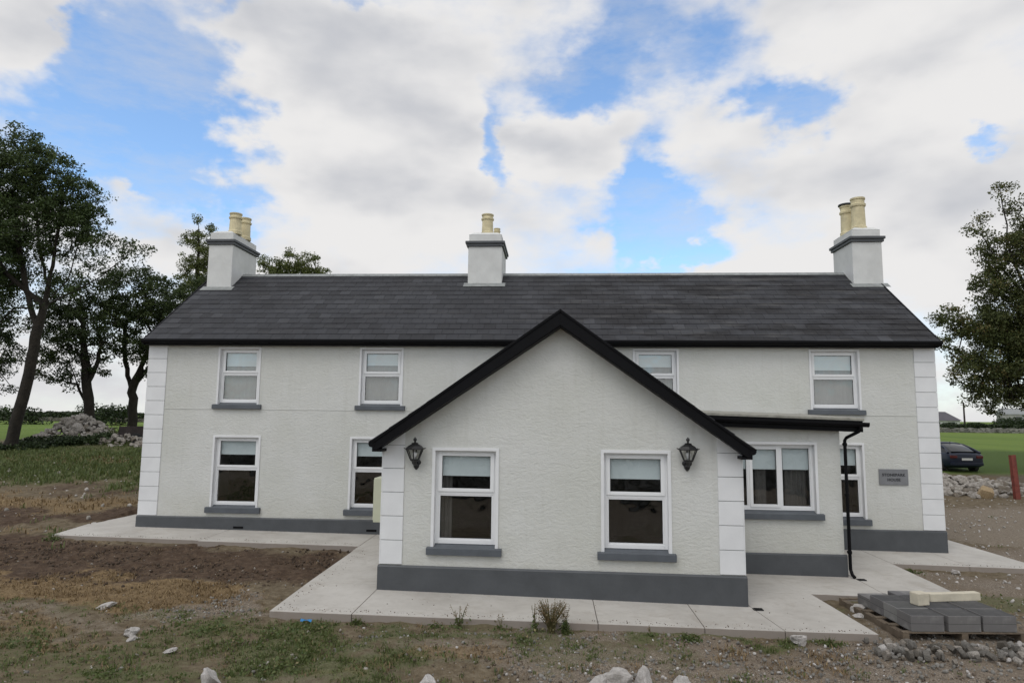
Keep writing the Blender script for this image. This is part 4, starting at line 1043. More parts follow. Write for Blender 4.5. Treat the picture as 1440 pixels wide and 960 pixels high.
# ------------------------------------------------------------------ stones
def stone_mesh(name, mat, sub=2, flat=1.0, jag=.35, seed=0, cut=(.55,.85), ncut=9):
    import bmesh
    rnd = random.Random(seed); bm = bmesh.new(); bmesh.ops.create_icosphere(bm, subdivisions=sub, radius=1)
    off = Vector((rnd.uniform(-50,50),)*3)
    planes = [(Vector((rnd.gauss(0,1), rnd.gauss(0,1), rnd.gauss(0,1))).normalized(), rnd.uniform(*cut)) for _ in range(ncut)]
    for v in bm.verts:
        p = v.co.copy()
        for nn, dd in planes:
            k = p.dot(nn)
            if k > dd: p -= nn*(k-dd)
        p *= 1 + jag*.4*noise.noise(p*1.7+off)
        p.z *= flat; v.co = p
    me = bpy.data.meshes.new(name); bm.to_mesh(me); bm.free(); me.materials.append(mat); return me
def slab_mesh(name, mat, seed, th=.3):
    import bmesh
    rnd = random.Random(seed); n = rnd.randint(5, 7); bm = bmesh.new()
    an = sorted(rnd.uniform(0, 2*math.pi) for _ in range(n)); an = [a*.4 + 2*math.pi*i/n*.6 for i, a in enumerate(an)]
    rr = [rnd.uniform(.7, 1.1) for _ in range(n)]
    pts = []
    for k, (z, sc) in enumerate(((-th, .92), (-th*.3, 1.0), (th*.35, .97), (th, .86))):
        for a, q in zip(an, rr):
            pts.append(Vector((math.cos(a)*q*sc*rnd.uniform(.93,1.05), math.sin(a)*q*sc*rnd.uniform(.93,1.05), z*rnd.uniform(.75,1.15))))
    vs = [bm.verts.new(p_) for p_ in pts]
    bmesh.ops.convex_hull(bm, input=vs)
    loose = [v for v in bm.verts if not v.link_faces]; bmesh.ops.delete(bm, geom=loose, context='VERTS')
    me = bpy.data.meshes.new(name); bm.to_mesh(me); bm.free(); me.materials.append(mat); return me
slabs = [slab_mesh('rubble_rock', M_lime, 100+i, .28+.05*(i%3)) for i in range(8)]
chunks = [slab_mesh('rubble_rock', M_lime, 140+i, .6) for i in range(6)]
_old = [stone_mesh('rubble_rock', M_lime, 2, .36, .5, 100+i) for i in range(7)]
def heap(center, rx, ry, h, n, smin, smax, label, group, name, meshes, seed=1, fl=.5, cat='stone', small=0):
    rnd = random.Random(seed)
    if small:       # the small stuff between the big stones, past counting
        V, Fc = [], []; n0 = 0
        geo = [(np.array([v.co[:] for v in me.vertices]), [tuple(p.vertices) for p in me.polygons]) for me in meshes]
        for i in range(small):
            a = rnd.uniform(0, 6.283); q = rnd.random()**.6; x, y = center[0]+math.cos(a)*q*rx, center[1]+math.sin(a)*q*ry*.9
            v, f = rnd.choice(geo); sc = rnd.uniform(.35,.8)*smin; an = rnd.uniform(0,6.3); ti = rnd.gauss(0,.5)
            Rz = np.array(Matrix.Rotation(an,3,'Z') @ Matrix.Rotation(ti,3,'X'))
            V.append((v*sc*1.4) @ Rz.T + np.array([x, y, zg(x, y)+h*(1-q)*.9+sc*.5])); Fc += [tuple(k+n0 for k in t) for t in f]; n0 += len(v)
        me = bpy.data.meshes.new('rubble'); me.from_pydata(np.concatenate(V).tolist(), [], Fc); me.materials.append(M_lime)
        o = bpy.data.objects.new('rubble', me); COL.objects.link(o); tag(o, 'small broken limestone filling the heap: ' + group, 'rubble', kind='stuff')
    for i in range(n):
        while True:
            a, b = rnd.uniform(-1,1), rnd.uniform(-1,.75)
            if a*a+b*b < 1: break
        q = 1 - math.sqrt(a*a+b*b)
        x, y = center[0]+a*rx, center[1]+b*ry
        s = rnd.uniform(smin, smax)*(1 if rnd.random() > .12 else 1.35)
        z = zg(x, y) + h*q*rnd.uniform(.55, 1.0) + s*.12
        o = bpy.data.objects.new(name, rnd.choice(meshes)); COL.objects.link(o)
        o.location = (x, y, z); o.scale = (s*rnd.uniform(.7,1.2), s*rnd.uniform(.6,1.0), s*rnd.uniform(.7,1.1))
        o.rotation_euler = (rnd.gauss(0,.35), rnd.gauss(0,.35), rnd.uniform(0,6.3))
        tag(o, label, cat, group)
heap((-27.9,20.0), 3.0, 1.8, .75, 115, .15, .34, 'limestone lump in the tall rubble heap below the sycamores', 'stones of the tall rubble heap', 'rubble_rock', slabs+chunks, 3, small=420)
heap((-22.9,17.2), 2.6, .8, .42, 50, .11, .28, 'pale limestone lump in the low rubble heap beside the house corner', 'stones of the low rubble heap', 'rubble_rock', slabs+chunks, 4, small=160)
heap((16.6,10.9), 4.2, 2.3, .34, 125, .14, .32, 'flat limestone slab in the rubble heap between dark car and red post', 'slabs of the rubble heap near the car', 'rubble_rock', slabs+slabs+chunks, 5, small=520)
big = bpy.data.objects.new('rubble_rock', slab_mesh('rubble_rock', M_tanstone, 400, .5)); COL.objects.link(big)
big.location = (16.75,8.75,zg(16.75,8.75)+.16); big.scale = (.36,.28,.42); big.rotation_euler = (.5,.1,.3)
tag(big, 'large tan-orange slab leaning at the front of the rubble heap left of the red post', 'stone')

bmesh_b = [stone_mesh('boulder', M_boulder, 3, .85, 1.1, 230+i, (.42,.8), 13) for i in range(6)]
def boulder(x, y, s, h, label, k, name='boulder', rz=0.):
    o = bpy.data.objects.new(name, bmesh_b[k % 6]); COL.objects.link(o); s *= 1.05; h *= .95
    o.location = (x, y, zg(x, y)+h*.5); o.scale = (s, s*.8, h); o.rotation_euler = (random.uniform(-.2,.2), random.uniform(-.2,.2), rz or random.uniform(0,6))
    tag(o, label, 'stone'); return o
boulder(-3.92,-9.93,.19,.22,'pale pointed boulder alone at the bottom edge left of centre',0)
boulder(-1.33,-9.62,.13,.17,'pale leaning boulder at the bottom edge, left of the group of three',1)
boulder(.78,-9.42,.22,.17,'low broad pale boulder, leftmost of the three at the bottom edge',2)
boulder(1.08,-9.36,.22,.20,'rounded pale boulder in the middle of the three at the bottom edge',3)
boulder(1.36,-9.24,.15,.26,'tallest upright pale boulder, rightmost of the three at the bottom edge',4)
boulder(1.86,-9.38,.14,.18,'small pink-grey boulder just right of the three at the bottom edge',5)
boulder(-6.05,-8.15,.13,.12,'pale rounded stone lying alone in the straw on the left',1)
boulder(-5.9,-8.42,.09,.06,'small flat stone just in front of the rounded stone on the left',2)
boulder(-7.3,-6.9,.20,.06,'flat pale stone among the straw left of the gravel patch',3)
boulder(-5.1,-8.75,.12,.05,'flat pale stone in the weeds left of the pointed boulder',4)
boulder(3.98,-7.32,.17,.13,'grey stone against the front edge of the path, right of the gable',0)
boulder(3.1,-9.3,.12,.12,'small pale stone at the bottom edge below the gable window',2)
boulder(5.72,-5.45,.17,.11,'pale stone lying in the earth notch beside the pallet',3)
boulder(5.55,-5.75,.12,.05,'flat stone in front of the pale stone in the earth notch',5)
boulder(9.35,-1.95,.11,.10,'small white stone on the gravel at the edge of the right path',1)
boulder(10.9,-2.1,.11,.11,'white stone on the gravel by the far right end of the path',4)
crush = [slab_mesh('crushed_stone', M_crush, 300+i, .45+.08*(i%4)) for i in range(8)]
crush += [slab_mesh('crushed_stone', M_lime, 320+i, .6) for i in range(3)] + [slab_mesh('crushed_stone', M_boulder, 330, .6)]
rnd = random.Random(9)
for i in range(135):
    x = rnd.uniform(4.95, 7.9); y = -7.52 + rnd.gauss(0, .2) + (x-6.4)*.05; s = rnd.uniform(.03,.095)
    o = bpy.data.objects.new('crushed_stone', rnd.choice(crush)); COL.objects.link(o)
    o.location = (x, y, zg(x, y)+s*.75+.03*rnd.random()); o.scale = (s, s*rnd.uniform(.6,1), s*rnd.uniform(.6,1)); o.rotation_euler = (rnd.uniform(0,6),)*3
    tag(o, 'grey broken stone in the strip of rubble before the block pallet', 'stone', 'broken stones before the pallet')

# dry stone walls across the far fields
def stone_wall(label, x0, x1, y, h, n, sd):
    rnd = random.Random(sd); mb = MB()
    cx = (x0+x1)/2; c = Vector((cx, y, zg(cx, y)))
    mb_h = h
    tot = int(n)
    for i in range(tot):
        x = rnd.uniform(x0, x1); lev = rnd.random(); s = rnd.uniform(.22,.5)
        z = zg(x, y) + lev*h
        M = Matrix.Translation(Vector((x, y+rnd.uniform(-.2,.2), z))-c) @ Matrix.Rotation(rnd.uniform(-.3,.3), 4, 'Y') @ Matrix.Rotation(rnd.uniform(-.4,.4), 4, 'Z')
        w, d_, hh = s*rnd.uniform(.8,1.4), .3, s*rnd.uniform(.3,.55)
        vs = [(-w/2,-d_/2,-hh/2),(w/2*.9,-d_/2,-hh/2),(w/2,d_/2,-hh/2),(-w/2,d_/2,-hh/2),(-w/2*.85,-d_/2,hh/2),(w/2*.8,-d_/2,hh/2*.9),(w/2*.9,d_/2,hh/2),(-w/2,d_/2,hh/2*.8)]
        mb.add(vs, [(0,3,2,1),(4,5,6,7),(0,1,5,4),(1,2,6,5),(2,3,7,6),(3,0,4,7)], None, M)
    segs = 30
    for k in range(segs):
        a = x0+(x1-x0)*k/segs; b = x0+(x1-x0)*(k+1)/segs
        mb.add([tuple(Vector(p_)-c) for p_ in [(a,y-.16,zg(a,y)-.2),(b,y-.16,zg(b,y)-.2),(b,y+.16,zg(b,y)-.2),(a,y+.16,zg(a,y)-.2),(a,y-.12,zg(a,y)+h*.9),(b,y-.12,zg(b,y)+h*.9),(b,y+.12,zg(b,y)+h*.9),(a,y+.12,zg(a,y)+h*.9)]],
               [(4,5,6,7),(0,1,5,4),(2,3,7,6)])
    o = mb.build('stone_wall', M_wallstone); o.location = c; tag(o, label, 'wall')
stone_wall('low dry stone wall crossing the far green field on the right', 40, 110, 82, .62, 2600, 5)
stone_wall('low dry stone wall crossing the far green field on the left', -125, -40, 92, .6, 2600, 6)

stone_wall('dry stone wall added behind the camera to darken the window reflections', -26, 26, -21.0, 1.5, 2600, 9)  # unseen wall, added to give the lower panes something dark to mirror
long_hedge('tall dark hedge added behind the camera for the windows to reflect', -34, 34, -27, 2.9, 26000, 4.4, .34, 1.6)  # unseen hedge, added for dark reflections in the glass
# ------------------------------------------------------------------ pallet with blocks
PA = R(4); PO = Vector((6.62, -6.02, zg(6.6,-6.0)))
PM = Matrix.Translation(PO) @ Matrix.Rotation(PA, 4, 'Z')
pal = empty('wooden_pallet', PO, PA); tag(pal, 'weathered wooden pallet under the grey paving blocks on the gravel', 'pallet')
PX0, PX1, PY0, PY1 = -.98, .98, -.86, 1.15
for i in range(6):
    y = PY0 + .0 + i*(PY1-PY0-.1)/5
    mb = MB(); mb.box((PX0,y,.118),(PX1,y+.1,.14)); mb.build('deck_board', M_plank, pal, bevel=.003)
for x in (PX0, -.05, PX1-.1):
    mb = MB(); mb.box((x,PY0,.0),(x+.1,PY1,.02)); mb.box((x,PY0,.021),(x+.1,PY1-.0,.117))
    mb.build('bearer', M_plank, pal, bevel=.003)
def world_thing(name, mb, mat, loc, rz, label, cat, group=None, bevel=.006):
    o = mb.build(name, mat, bevel=bevel); o.location = loc; o.rotation_euler = (0,0,rz); tag(o, label, cat, group); return o
bw, bd = .52, .40
rows = [(PY0+.02, (0,1,2)), (PY0+.02+bd+.012, (0,1,2)), (PY0+.02+2*(bd+.012), (0,1,2)), (PY0+.02+3*(bd+.012), (0,1))]
colname = ['left', 'middle', 'right']; rowname = ['front row', 'second row', 'third row', 'back row']
for ri, (y, cs) in enumerate(rows):
    for c_ in cs:
        h = .246 if ri < 3 else (.17 if c_ == 0 else .215)
        jx = random.uniform(-.02,.02)
        mb = MB(); mb.box((-bw/2,0,0),(bw/2,bd,h))
        loc = PM @ Vector((-.56+.562*c_+jx, y+random.uniform(-.015,.015), .141))
        mat = M_paver2 if (ri, c_) in ((1,0),(2,2)) else M_paver
        lab = '%s stack of grey paving blocks in the %s on the pallet' % (colname[c_], rowname[ri])
        if mat is M_paver2: lab = 'lighter ' + lab
        elif ri == 3 and c_ == 0: lab = 'lowest charcoal stack of paving blocks, back left of the pallet'
        o = world_thing('paving_blocks', mb, mat, loc, PA+random.uniform(-.035,.035), lab, 'paving blocks', 'stacks of paving blocks on the pallet', .01)
mb = MB(); mb.box((-.115,-.09,0),(.115,.09,.20))
world_thing('concrete_block', mb, M_timber, PM @ Vector((-.30,-.22,.389)), PA+.25, 'short cream block end standing on top of the paving blocks', 'block', bevel=.015)
mb = MB(); mb.box((-.47,-.065,0),(.47,.065,.13))
world_thing('timber_beam', mb, M_timber, PM @ Vector((.44,.05,.389)), PA+.12, 'pale timber beam lying across the top of the paving blocks', 'timber', bevel=.008)

# red steel post
rp = empty('steel_post', gnd(17.75,8.45)); tag(rp, 'rust-red steel post standing upright by the right rubble heap', 'post')
mb = MB(); mb.box((-.11,-.012,-.3),(.11,.0,1.66)); mb.box((-.11,-.012,-.3),(-.098,.10,1.66)); mb.box((.098,-.012,-.3),(.11,.10,1.66)); mb.build('steel_channel', M_steel_red, rp, bevel=.002)
mb = MB(); mb.box((-.02,-.03,1.2),(.02,-.012,1.24)); mb.box((-.02,-.03,.5),(.02,-.012,.54)); mb.build('bolt_lug', M_steel_red, rp)
rp.rotation_euler = (R(-1), R(-2.), R(12))

# scrap of blue plastic
mb = MB(); pts = []
for i in range(5):
    for j in range(3): pts.append((i*.045-.09+random.uniform(-.01,.01), j*.04-.04, .02+random.uniform(0,.035)))
mb.add(pts, [(i*3+j, i*3+j+1, (i+1)*3+j+1, (i+1)*3+j) for i in range(4) for j in range(2)])
o = mb.build('plastic_scrap', M_bluepl); m_ = o.modifiers.new('s', 'SOLIDIFY'); m_.thickness = .004
o.location = gnd(-3.72,-7.28); tag(o, 'crumpled scrap of blue plastic against the front edge of the path', 'litter')

# ------------------------------------------------------------------ cart behind the left corner
ct = empty('farm_cart', gnd(-23.55,18.9), R(20)); tag(ct, 'dark timber farm cart parked behind the left end of the house', 'cart')
mb = MB(); mb.box((-.85,-.6,.45),(.95,.6,.52))
mb.build('cart_bed', M_tarp, ct)
mb = MB(); mb.box((-.85,-.62,.53),(.95,-.59,1.05)); mb.build('side_board', M_tarp, ct)
mb = MB(); mb.box((-.85,.59,.53),(.95,.62,1.05)); mb.build('side_board', M_tarp, ct)
mb = MB(); mb.box((-.88,-.58,.53),(-.855,.58,1.0)); mb.build('end_board', M_tarp, ct)
for s_ in (-1, 1):
    mb = MB(); mb.tube([(.05,s_*.66,.34),(.05,s_*.78,.34)], .34, 18); mb.build('wheel', M_rubber, ct)
mb = MB(); mb.tube([(.95,0,.48),(1.9,0,.42)], .035, 8); mb.build('draw_bar', M_iron, ct)

# ------------------------------------------------------------------ car
def build_car(loc, rz):
    import bmesh
    root = empty('parked_car', loc, rz)
    tag(root, 'dark blue hatchback car parked on the grass beyond the right rubble heap', 'car')
    # body loft: local x across, local y forward (rear at y=0), z up
    L = 4.45; W = .90
    ys =   [.00, .06, .22, .50, .95, 1.45, 2.0, 2.5, 2.95, 3.4, 3.9, 4.25, 4.45]
    belt = [.80, .90, .96, .97, .97, .96, .955,.95, .94, .90, .84, .76, .66]
    bot =  [.34, .27, .22, .20, .19, .18, .18, .18, .18, .19, .20, .24, .32]
    wid =  [.78, .84, .885,.90, .905,.905,.905,.905,.90, .89, .86, .80, .68]
    bm = bmesh.new(); rings = []
    for y, zb_, z0, w in zip(ys, belt, bot, wid):
        m_ = (zb_+z0)/2
        half = [(0,z0),(w*.86,z0),(w*.97,z0+.08),(w,m_-.02),(w*.99,m_+.12),(w*.955,zb_-.03),(w*.90,zb_),(w*.4,zb_+.02),(0,zb_+.025)]
        pr = half + [(-a, b) for a, b in half[-2:0:-1]]
        rings.append([bm.verts.new((a, y, b)) for a, b in pr])
    n = len(rings[0])
    for r0_, r1_ in zip(rings[:-1], rings[1:]):
        for i in range(n): bm.faces.new((r0_[i], r0_[(i+1)%n], r1_[(i+1)%n], r1_[i]))
    bm.faces.new(rings[0]); bm.faces.new(rings[-1][::-1]); bmesh.ops.recalc_face_normals(bm, faces=bm.faces)
    me = bpy.data.meshes.new('body'); bm.to_mesh(me); bm.free(); me.materials.append(M_car)
    body = bpy.data.objects.new('body', me); COL.objects.link(body); body.parent = root
    me.polygons.foreach_set('use_smooth', [True]*len(me.polygons)); sm = body.modifiers.new('s','SUBSURF'); sm.levels = 1; sm.render_levels = 2
    # greenhouse (glass) and roof skin
    gy =  [.22, .62, 1.15, 1.75, 2.35, 2.85, 3.35]
    gz =  [.99, 1.20, 1.37, 1.43, 1.42, 1.30, .96]
    gw0 = [.74, .79, .81, .82, .82, .80, .76]
    gw1 = [.66, .60, .58, .58, .58, .60, .70]
    def house_mesh(name, mat, e, y_from=0, y_to=7, roof_only=False):
        bm = bmesh.new(); rg = []
        for k in range(y_from, y_to):
            y, z, a, b = gy[k], gz[k], gw0[k], gw1[k]
            if roof_only: pr = [(b+e,z-.035),(b*.8,z+e),(0,z+.02+e),(-b*.8,z+e),(-b-e,z-.035)]
            else: pr = [(a,.93),(a*.98,.97),(b+.02,z-.03),(b*.8,z),(0,z+.02),(-b*.8,z),(-b-.02,z-.03),(-a*.98,.97),(-a,.93)]
            rg.append([bm.verts.new((p_, y, q_)) for p_, q_ in pr])
        for r0_, r1_ in zip(rg[:-1], rg[1:]):
            for i in range(len(r0_)-1): bm.faces.new((r0_[i], r0_[i+1], r1_[i+1], r1_[i]))
        bmesh.ops.recalc_face_normals(bm, faces=bm.faces)
        me = bpy.data.meshes.new(name); bm.to_mesh(me); bm.free(); me.materials.append(mat); o = bpy.data.objects.new(name, me); COL.objects.link(o); o.parent = root
        me.polygons.foreach_set('use_smooth', [True]*len(me.polygons)); return o
    house_mesh('windows', M_carglass, 0)
    r_ = house_mesh('roof', M_car, .012, 2, 6, True); sd = r_.modifiers.new('t','SOLIDIFY'); sd.thickness = .03
    for s_ in (-1, 1):
        mb = MB()    # rear pillar, door pillars and rails
        mb.tube([(s_*.80,.20,.95),(s_*.655,.62,1.17),(s_*.605,1.15,1.34)], [.06,.05,.035], 6)
        mb.tube([(s_*.605,1.15,1.345),(s_*.605,1.75,1.405),(s_*.605,2.35,1.39),(s_*.625,2.85,1.27),(s_*.75,3.35,.95)], .026, 6)
        mb.tube([(s_*.825,1.85,.93),(s_*.615,1.80,1.40)], .035, 6)
        mb.build('pillar', M_car, root)
        mb = MB(); mb.box((s_*.95-.07,2.75,.94),(s_*.95+.07,2.88,1.06)); mb.build('wing_mirror', M_car, root, bevel=.03)
        mb = MB(); xa, xb = sorted((s_*.47, s_*.80)); mb.box((xa,-.012,.70),(xb,.10,.84)); mb.build('tail_light', M_taillight, root, bevel=.02)
        for y in (.78, 3.55):
            w = MB(); w.tube([(s_*.70,y,.32),(s_*.905,y,.32)], .325, 24); wh = w.build('wheel', M_rubber, root, bevel=.02)
            rm = MB(); rm.tube([(s_*.90,y,.32),(s_*.912,y,.32)], .225, 20)
            for k in range(10):
                a = 2*math.pi*k/10; rm.tube([(s_*.915,y,.32),(s_*.915,y+.21*math.cos(a),.32+.21*math.sin(a))], .018, 5)
            rm.build('rim', M_alloy, wh)
    mb = MB(); mb.box((-.26,-.022,.60),(.26,-.008,.71)); mb.build('number_plate', M_plate, root)
    mb = MB(); mb.box((-.80,-.03,.34),(.80,.06,.50)); mb.build('bumper', M_car, root, bevel=.03)
    mb = MB(); mb.box((-.60,.20,1.0),(.60,.30,1.02)); mb.build('tailgate_trim', M_black, root)
    mb = MB(); mb.tube([(0,1.25,1.42),(0,1.20,1.50)], [.02,.006], 6); mb.build('aerial', M_black, root)
    return root
build_car(gnd(20.65,16.3,-.0), R(3))

# ------------------------------------------------------------------ far buildings and pole
bg = empty('bungalow', gnd(78.0,122.5), R(-20)); bg.scale = (.74,.74,.86); tag(bg, 'distant bungalow with purple-grey hipped roof beyond the right field', 'house')
mb = MB(); mb.box((-5,-4,-.5),(5,4,1.9)); mb.build('wall', M_bungwall, bg)
mb = MB(); mb.add([(-5.5,-4.5,1.8),(5.5,-4.5,1.8),(5.5,4.5,1.8),(-5.5,4.5,1.8),(-2.4,0,3.9),(2.4,0,3.9)], [(0,1,5,4),(1,2,5),(2,3,4,5),(3,0,4),(0,3,2,1)]); mb.build('roof', M_bungroof, bg)
for x in (-4., -.6, 2.8):
    mb = MB(); mb.box((x,-4.03,.5),(x+1.1,-3.99,1.5)); mb.build('window', M_glasswin, bg)
fh = empty('stone_building', gnd(91.5,112), R(-25)); tag(fh, 'pale grey stone building half hidden by the right tree', 'building')
mb = MB(); mb.box((-6.5,-3.5,-.5),(6.5,3.5,2.9)); mb.build('wall', M_fwall, fh)
mb = MB(); mb.add([(-6.6,-3.6,2.85),(6.6,-3.6,2.85),(6.6,3.6,2.85),(-6.6,3.6,2.85),(-6.6,0,4.0),(6.6,0,4.0)], [(0,1,5,4),(1,2,5),(2,3,4,5),(3,0,4)]); mb.build('roof', M_lead, fh)
for x in (-4.5, -1.6, 1.3, 4.0):
    mb = MB(); mb.box((x,-3.53,1.0),(x+.9,-3.49,2.4)); mb.build('window', M_glasswin, fh)
pl = empty('utility_pole', gnd(68.6,97)); tag(pl, 'thin wooden utility pole standing before the distant bungalow', 'pole')
mb = MB(); mb.tube([(0,0,-.3),(0,0,4.6)], [.16,.12], 8); mb.build('pole', M_tarp, pl)
mb = MB(); mb.box((-.45,-.05,4.2),(.45,.05,4.3)); mb.build('cross_arm', M_tarp, pl)
shrub('bush', 'dark green bush beside the distant bungalow, right of the utility pole', 'bush', (77,100), 3.6, 2, 2.4, M_hedge, 2600, .35, 9, None, 15)

# ------------------------------------------------------------------ ground cover
def on_path(x, y):
    r = np.zeros(len(x), bool)
    for a, b, c, d in PATH_BOXES: r |= (x > a) & (x < b) & (y > c) & (y < d)
    return r
def sample_ground(n, x0, x1, y0, y1, which, thresh_noise=.35, power=1.5):
    x = RNG.uniform(x0, x1, n); y = RNG.uniform(y0, y1, n)
    n1 = fbm(x, y, .55, 5, 3.1); n2 = fbm(x, y, .55, 5, 9.7); n3 = fbm(x, y, 2.2, 3, 14.)
    m = masks(x, y, n1, n2)[which]
    keep = (RNG.random(n) < np.clip(m + n3*thresh_noise, 0, 1)**power) & ~on_path(x, y)
    return x[keep], y[keep]
def blades(name, x, y, hmin, hmax, mat, label, cat, width=.006, lean=.5, per=1, tone=.45):
    n = len(x); h = RNG.uniform(hmin, hmax, n)
    a = RNG.uniform(0, 2*np.pi, n); l = RNG.uniform(.1, 1, n)*lean*h
    z = zground(x, y) - .01
    dx, dy = np.cos(a), np.sin(a); w = RNG.uniform(.6, 1.4, n)*width
    p0 = np.stack([x - dy*w, y + dx*w, z], -1); p1 = np.stack([x + dy*w, y - dx*w, z], -1)
    p2 = np.stack([x + dx*l*.45 + dy*w*.8, y + dy*l*.45 - dx*w*.8, z + h*.62], -1); p3 = np.stack([x + dx*l*.45 - dy*w*.8, y + dy*l*.45 + dx*w*.8, z + h*.62], -1)
    p4 = np.stack([x + dx*l, y + dy*l, z + h*.95], -1)
    v = np.stack([p0, p1, p2, p3, p4], 1).reshape(-1, 3); i = np.arange(n)*5
    fq = np.stack([i, i+1, i+2, i+3], -1); ft = np.stack([i+3, i+2, i+4], -1)
    loops = np.concatenate([fq.ravel(), ft.ravel()])
    me = bpy.data.meshes.new(name); me.vertices.add(len(v)); me.vertices.foreach_set('co', v.ravel())
    me.loops.add(len(loops)); me.loops.foreach_set('vertex_index', loops); me.polygons.add(2*n)
    me.polygons.foreach_set('loop_start', np.concatenate([np.arange(n)*4, 4*n + np.arange(n)*3])); me.polygons.foreach_set('loop_total', np.concatenate([np.full(n,4), np.full(n,3)])); me.update()
    t = np.clip(RNG.normal(tone, .22, n), 0, 1); at = me.attributes.new('tone','FLOAT','FACE'); at.data.foreach_set('value', np.concatenate([t,t]).astype(np.float32))
    me.materials.append(mat); o = bpy.data.objects.new(name, me); COL.objects.link(o); tag(o, label, cat, kind='stuff'); return o
def clumpy(x, y, per, spread):
    n = len(x); X = np.repeat(x, per) + RNG.normal(0, spread, n*per); Y = np.repeat(y, per) + RNG.normal(0, spread, n*per)
    k = ~on_path(X, Y); return X[k], Y[k]
x, y = sample_ground(20000, -13, 9.5, -10.6, -6.6, 2); x, y = clumpy(x, y, 9, .03)
blades('grass', x, y, .015, .075, M_grass, 'patchy short green grass and weeds in the front yard', 'grass', .006, .8)
def rosettes(n, x0, x1, y0, y1, which, leaf, h, mat, label, per=9, sp=.05, pw=1.5):
    x, y = sample_ground(n, x0, x1, y0, y1, which, .5, pw)
    X, Y = clumpy(x, y, per, sp); Z = zground(X, Y) + RNG.random(len(X))**1.5*h + .004
    o = quads_mesh('weeds', np.stack([X, Y, Z], -1), RNG.uniform(.5,1.3,len(X))*leaf, mat, RNG.normal(.5,.22,len(X)), aspect=1.5)
    tag(o, label, 'weeds', kind='stuff')
rosettes(2600, -13, 9.5, -10.6, -6.6, 2, .026, .055, M_grass, 'low broad-leaved weeds creeping over the front yard', 12)
rosettes(700, -13, -3, -10.6, -6.8, 2, .04, .11, M_weed, 'taller leafy weeds in clumps at the front left', 30, .07, 2.5)
rosettes(900, 5, 20, -5.2, 6, 2, .04, .07, M_weed, 'weeds on the gravel right of the house', 10, .08)
rosettes(1500, -34, -12, -2, 17, 2, .07, .16, M_weed, 'broad-leaved weeds on the bank left of the house', 8, .12)
x, y = sample_ground(16000, -34, -11.5, -3, 17, 2); x, y = clumpy(x, y, 7, .08)
blades('grass', x, y, .06, .24, M_grass, 'green grass on the bank left of the house', 'grass', .016, .7)
x, y = sample_ground(15000, -14, 5, -9.5, -4.6, 0); x, y = clumpy(x, y, 8, .04)
blades('straw', x, y, .015, .08, M_straw, 'dry straw lying in a band across the brown earth', 'straw', .005, 1.6)
x, y = sample_ground(9000, -32, -11, -2, 15, 0); x, y = clumpy(x, y, 6, .07)
blades('straw', x, y, .03, .15, M_straw, 'dead straw grass on the bank left of the house', 'straw', .013, 1.2)
# sparse dead stalks everywhere in the yard
x = RNG.uniform(-13, 9, 16000); y = RNG.uniform(-10.5, -1.5, 16000); k = ~on_path(x, y); x, y = x[k], y[k]
blades('straw', x, y, .01, .05, M_straw, 'scattered dead stalks over the bare earth', 'straw', .004, 2.2)

def pebbles(name, x, y, smin, smax, mat, label, cat='gravel', zf=None):
    base = [stone_mesh('p', mat, 1, .7, .5, 500+i) for i in range(5)]
    V, Fc = [], []; n0 = 0
    for me in base: pass
    geo = [(np.array([v.co[:] for v in me.vertices]), np.array([p.vertices[:] for p in me.polygons])) for me in base]
    for me in base: bpy.data.meshes.remove(me)
    z = zground(x, y) if zf is None else zf(x)
    for i in range(len(x)):
        v, f = geo[i % 5]; s = smin + (smax-smin)*RNG.random()**2.5
        q = RNG.normal(size=4); q /= np.linalg.norm(q); w_, a, b, c = q
        Rm = np.array([[1-2*(b*b+c*c),2*(a*b-c*w_),2*(a*c+b*w_)],[2*(a*b+c*w_),1-2*(a*a+c*c),2*(b*c-a*w_)],[2*(a*c-b*w_),2*(b*c+a*w_),1-2*(a*a+b*b)]])
        V.append((v*s*RNG.uniform(.7,1.2,3)) @ Rm.T + np.array([x[i], y[i], z[i]+s*.25])); Fc.append(f+n0); n0 += len(v)
    V = np.concatenate(V); Fc = np.concatenate(Fc)
    me = bpy.data.meshes.new(name); me.vertices.add(len(V)); me.vertices.foreach_set('co', V.ravel()); me.loops.add(Fc.size); me.loops.foreach_set('vertex_index', Fc.ravel())
    me.polygons.add(len(Fc)); me.polygons.foreach_set('loop_start', np.arange(0,Fc.size,3)); me.polygons.foreach_set('loop_total', np.full(len(Fc),3)); me.update()
    me.materials.append(mat); o = bpy.data.objects.new(name, me); COL.objects.link(o); tag(o, label, cat, kind='stuff')
x, y = sample_ground(14000, -7, 10, -10.4, -4.8, 3, .3, 1.1)
pebbles('gravel', x, y, .008, .045, M_crush, 'loose grey gravel before the path and round the pallet')
x, y = sample_ground(1900, -7, 10, -10.4, -4.8, 3, .3, 1.1)
pebbles('gravel', x, y, .006, .04, M_boulder, 'pale chips among the grey gravel of the yard')
x = RNG.uniform(-14, 9, 900); y = RNG.uniform(-10.4, -1.8, 900); k = ~on_path(x, y)
pebbles('gravel', x[k], y[k], .006, .04, M_lime, 'scattered brown stones over the bare earth')
x = RNG.uniform(-30, -12, 500); y = RNG.uniform(-2, 13, 500); k = ~on_path(x, y)
pebbles('gravel', x[k], y[k], .02, .11, M_lime, 'scattered stones on the bank left of the house')
x = RNG.uniform(8.5, 26, 2400); y = RNG.uniform(-4.5, 8.5, 2400); k = ~on_path(x, y)
pebbles('gravel', x[k], y[k], .012, .06, M_boulder, 'pale gravel on the drive right of the house')
x = RNG.uniform(-13, 9, 5200); y = RNG.uniform(-10.6, -6.8, 5200); k = ~on_path(x, y)
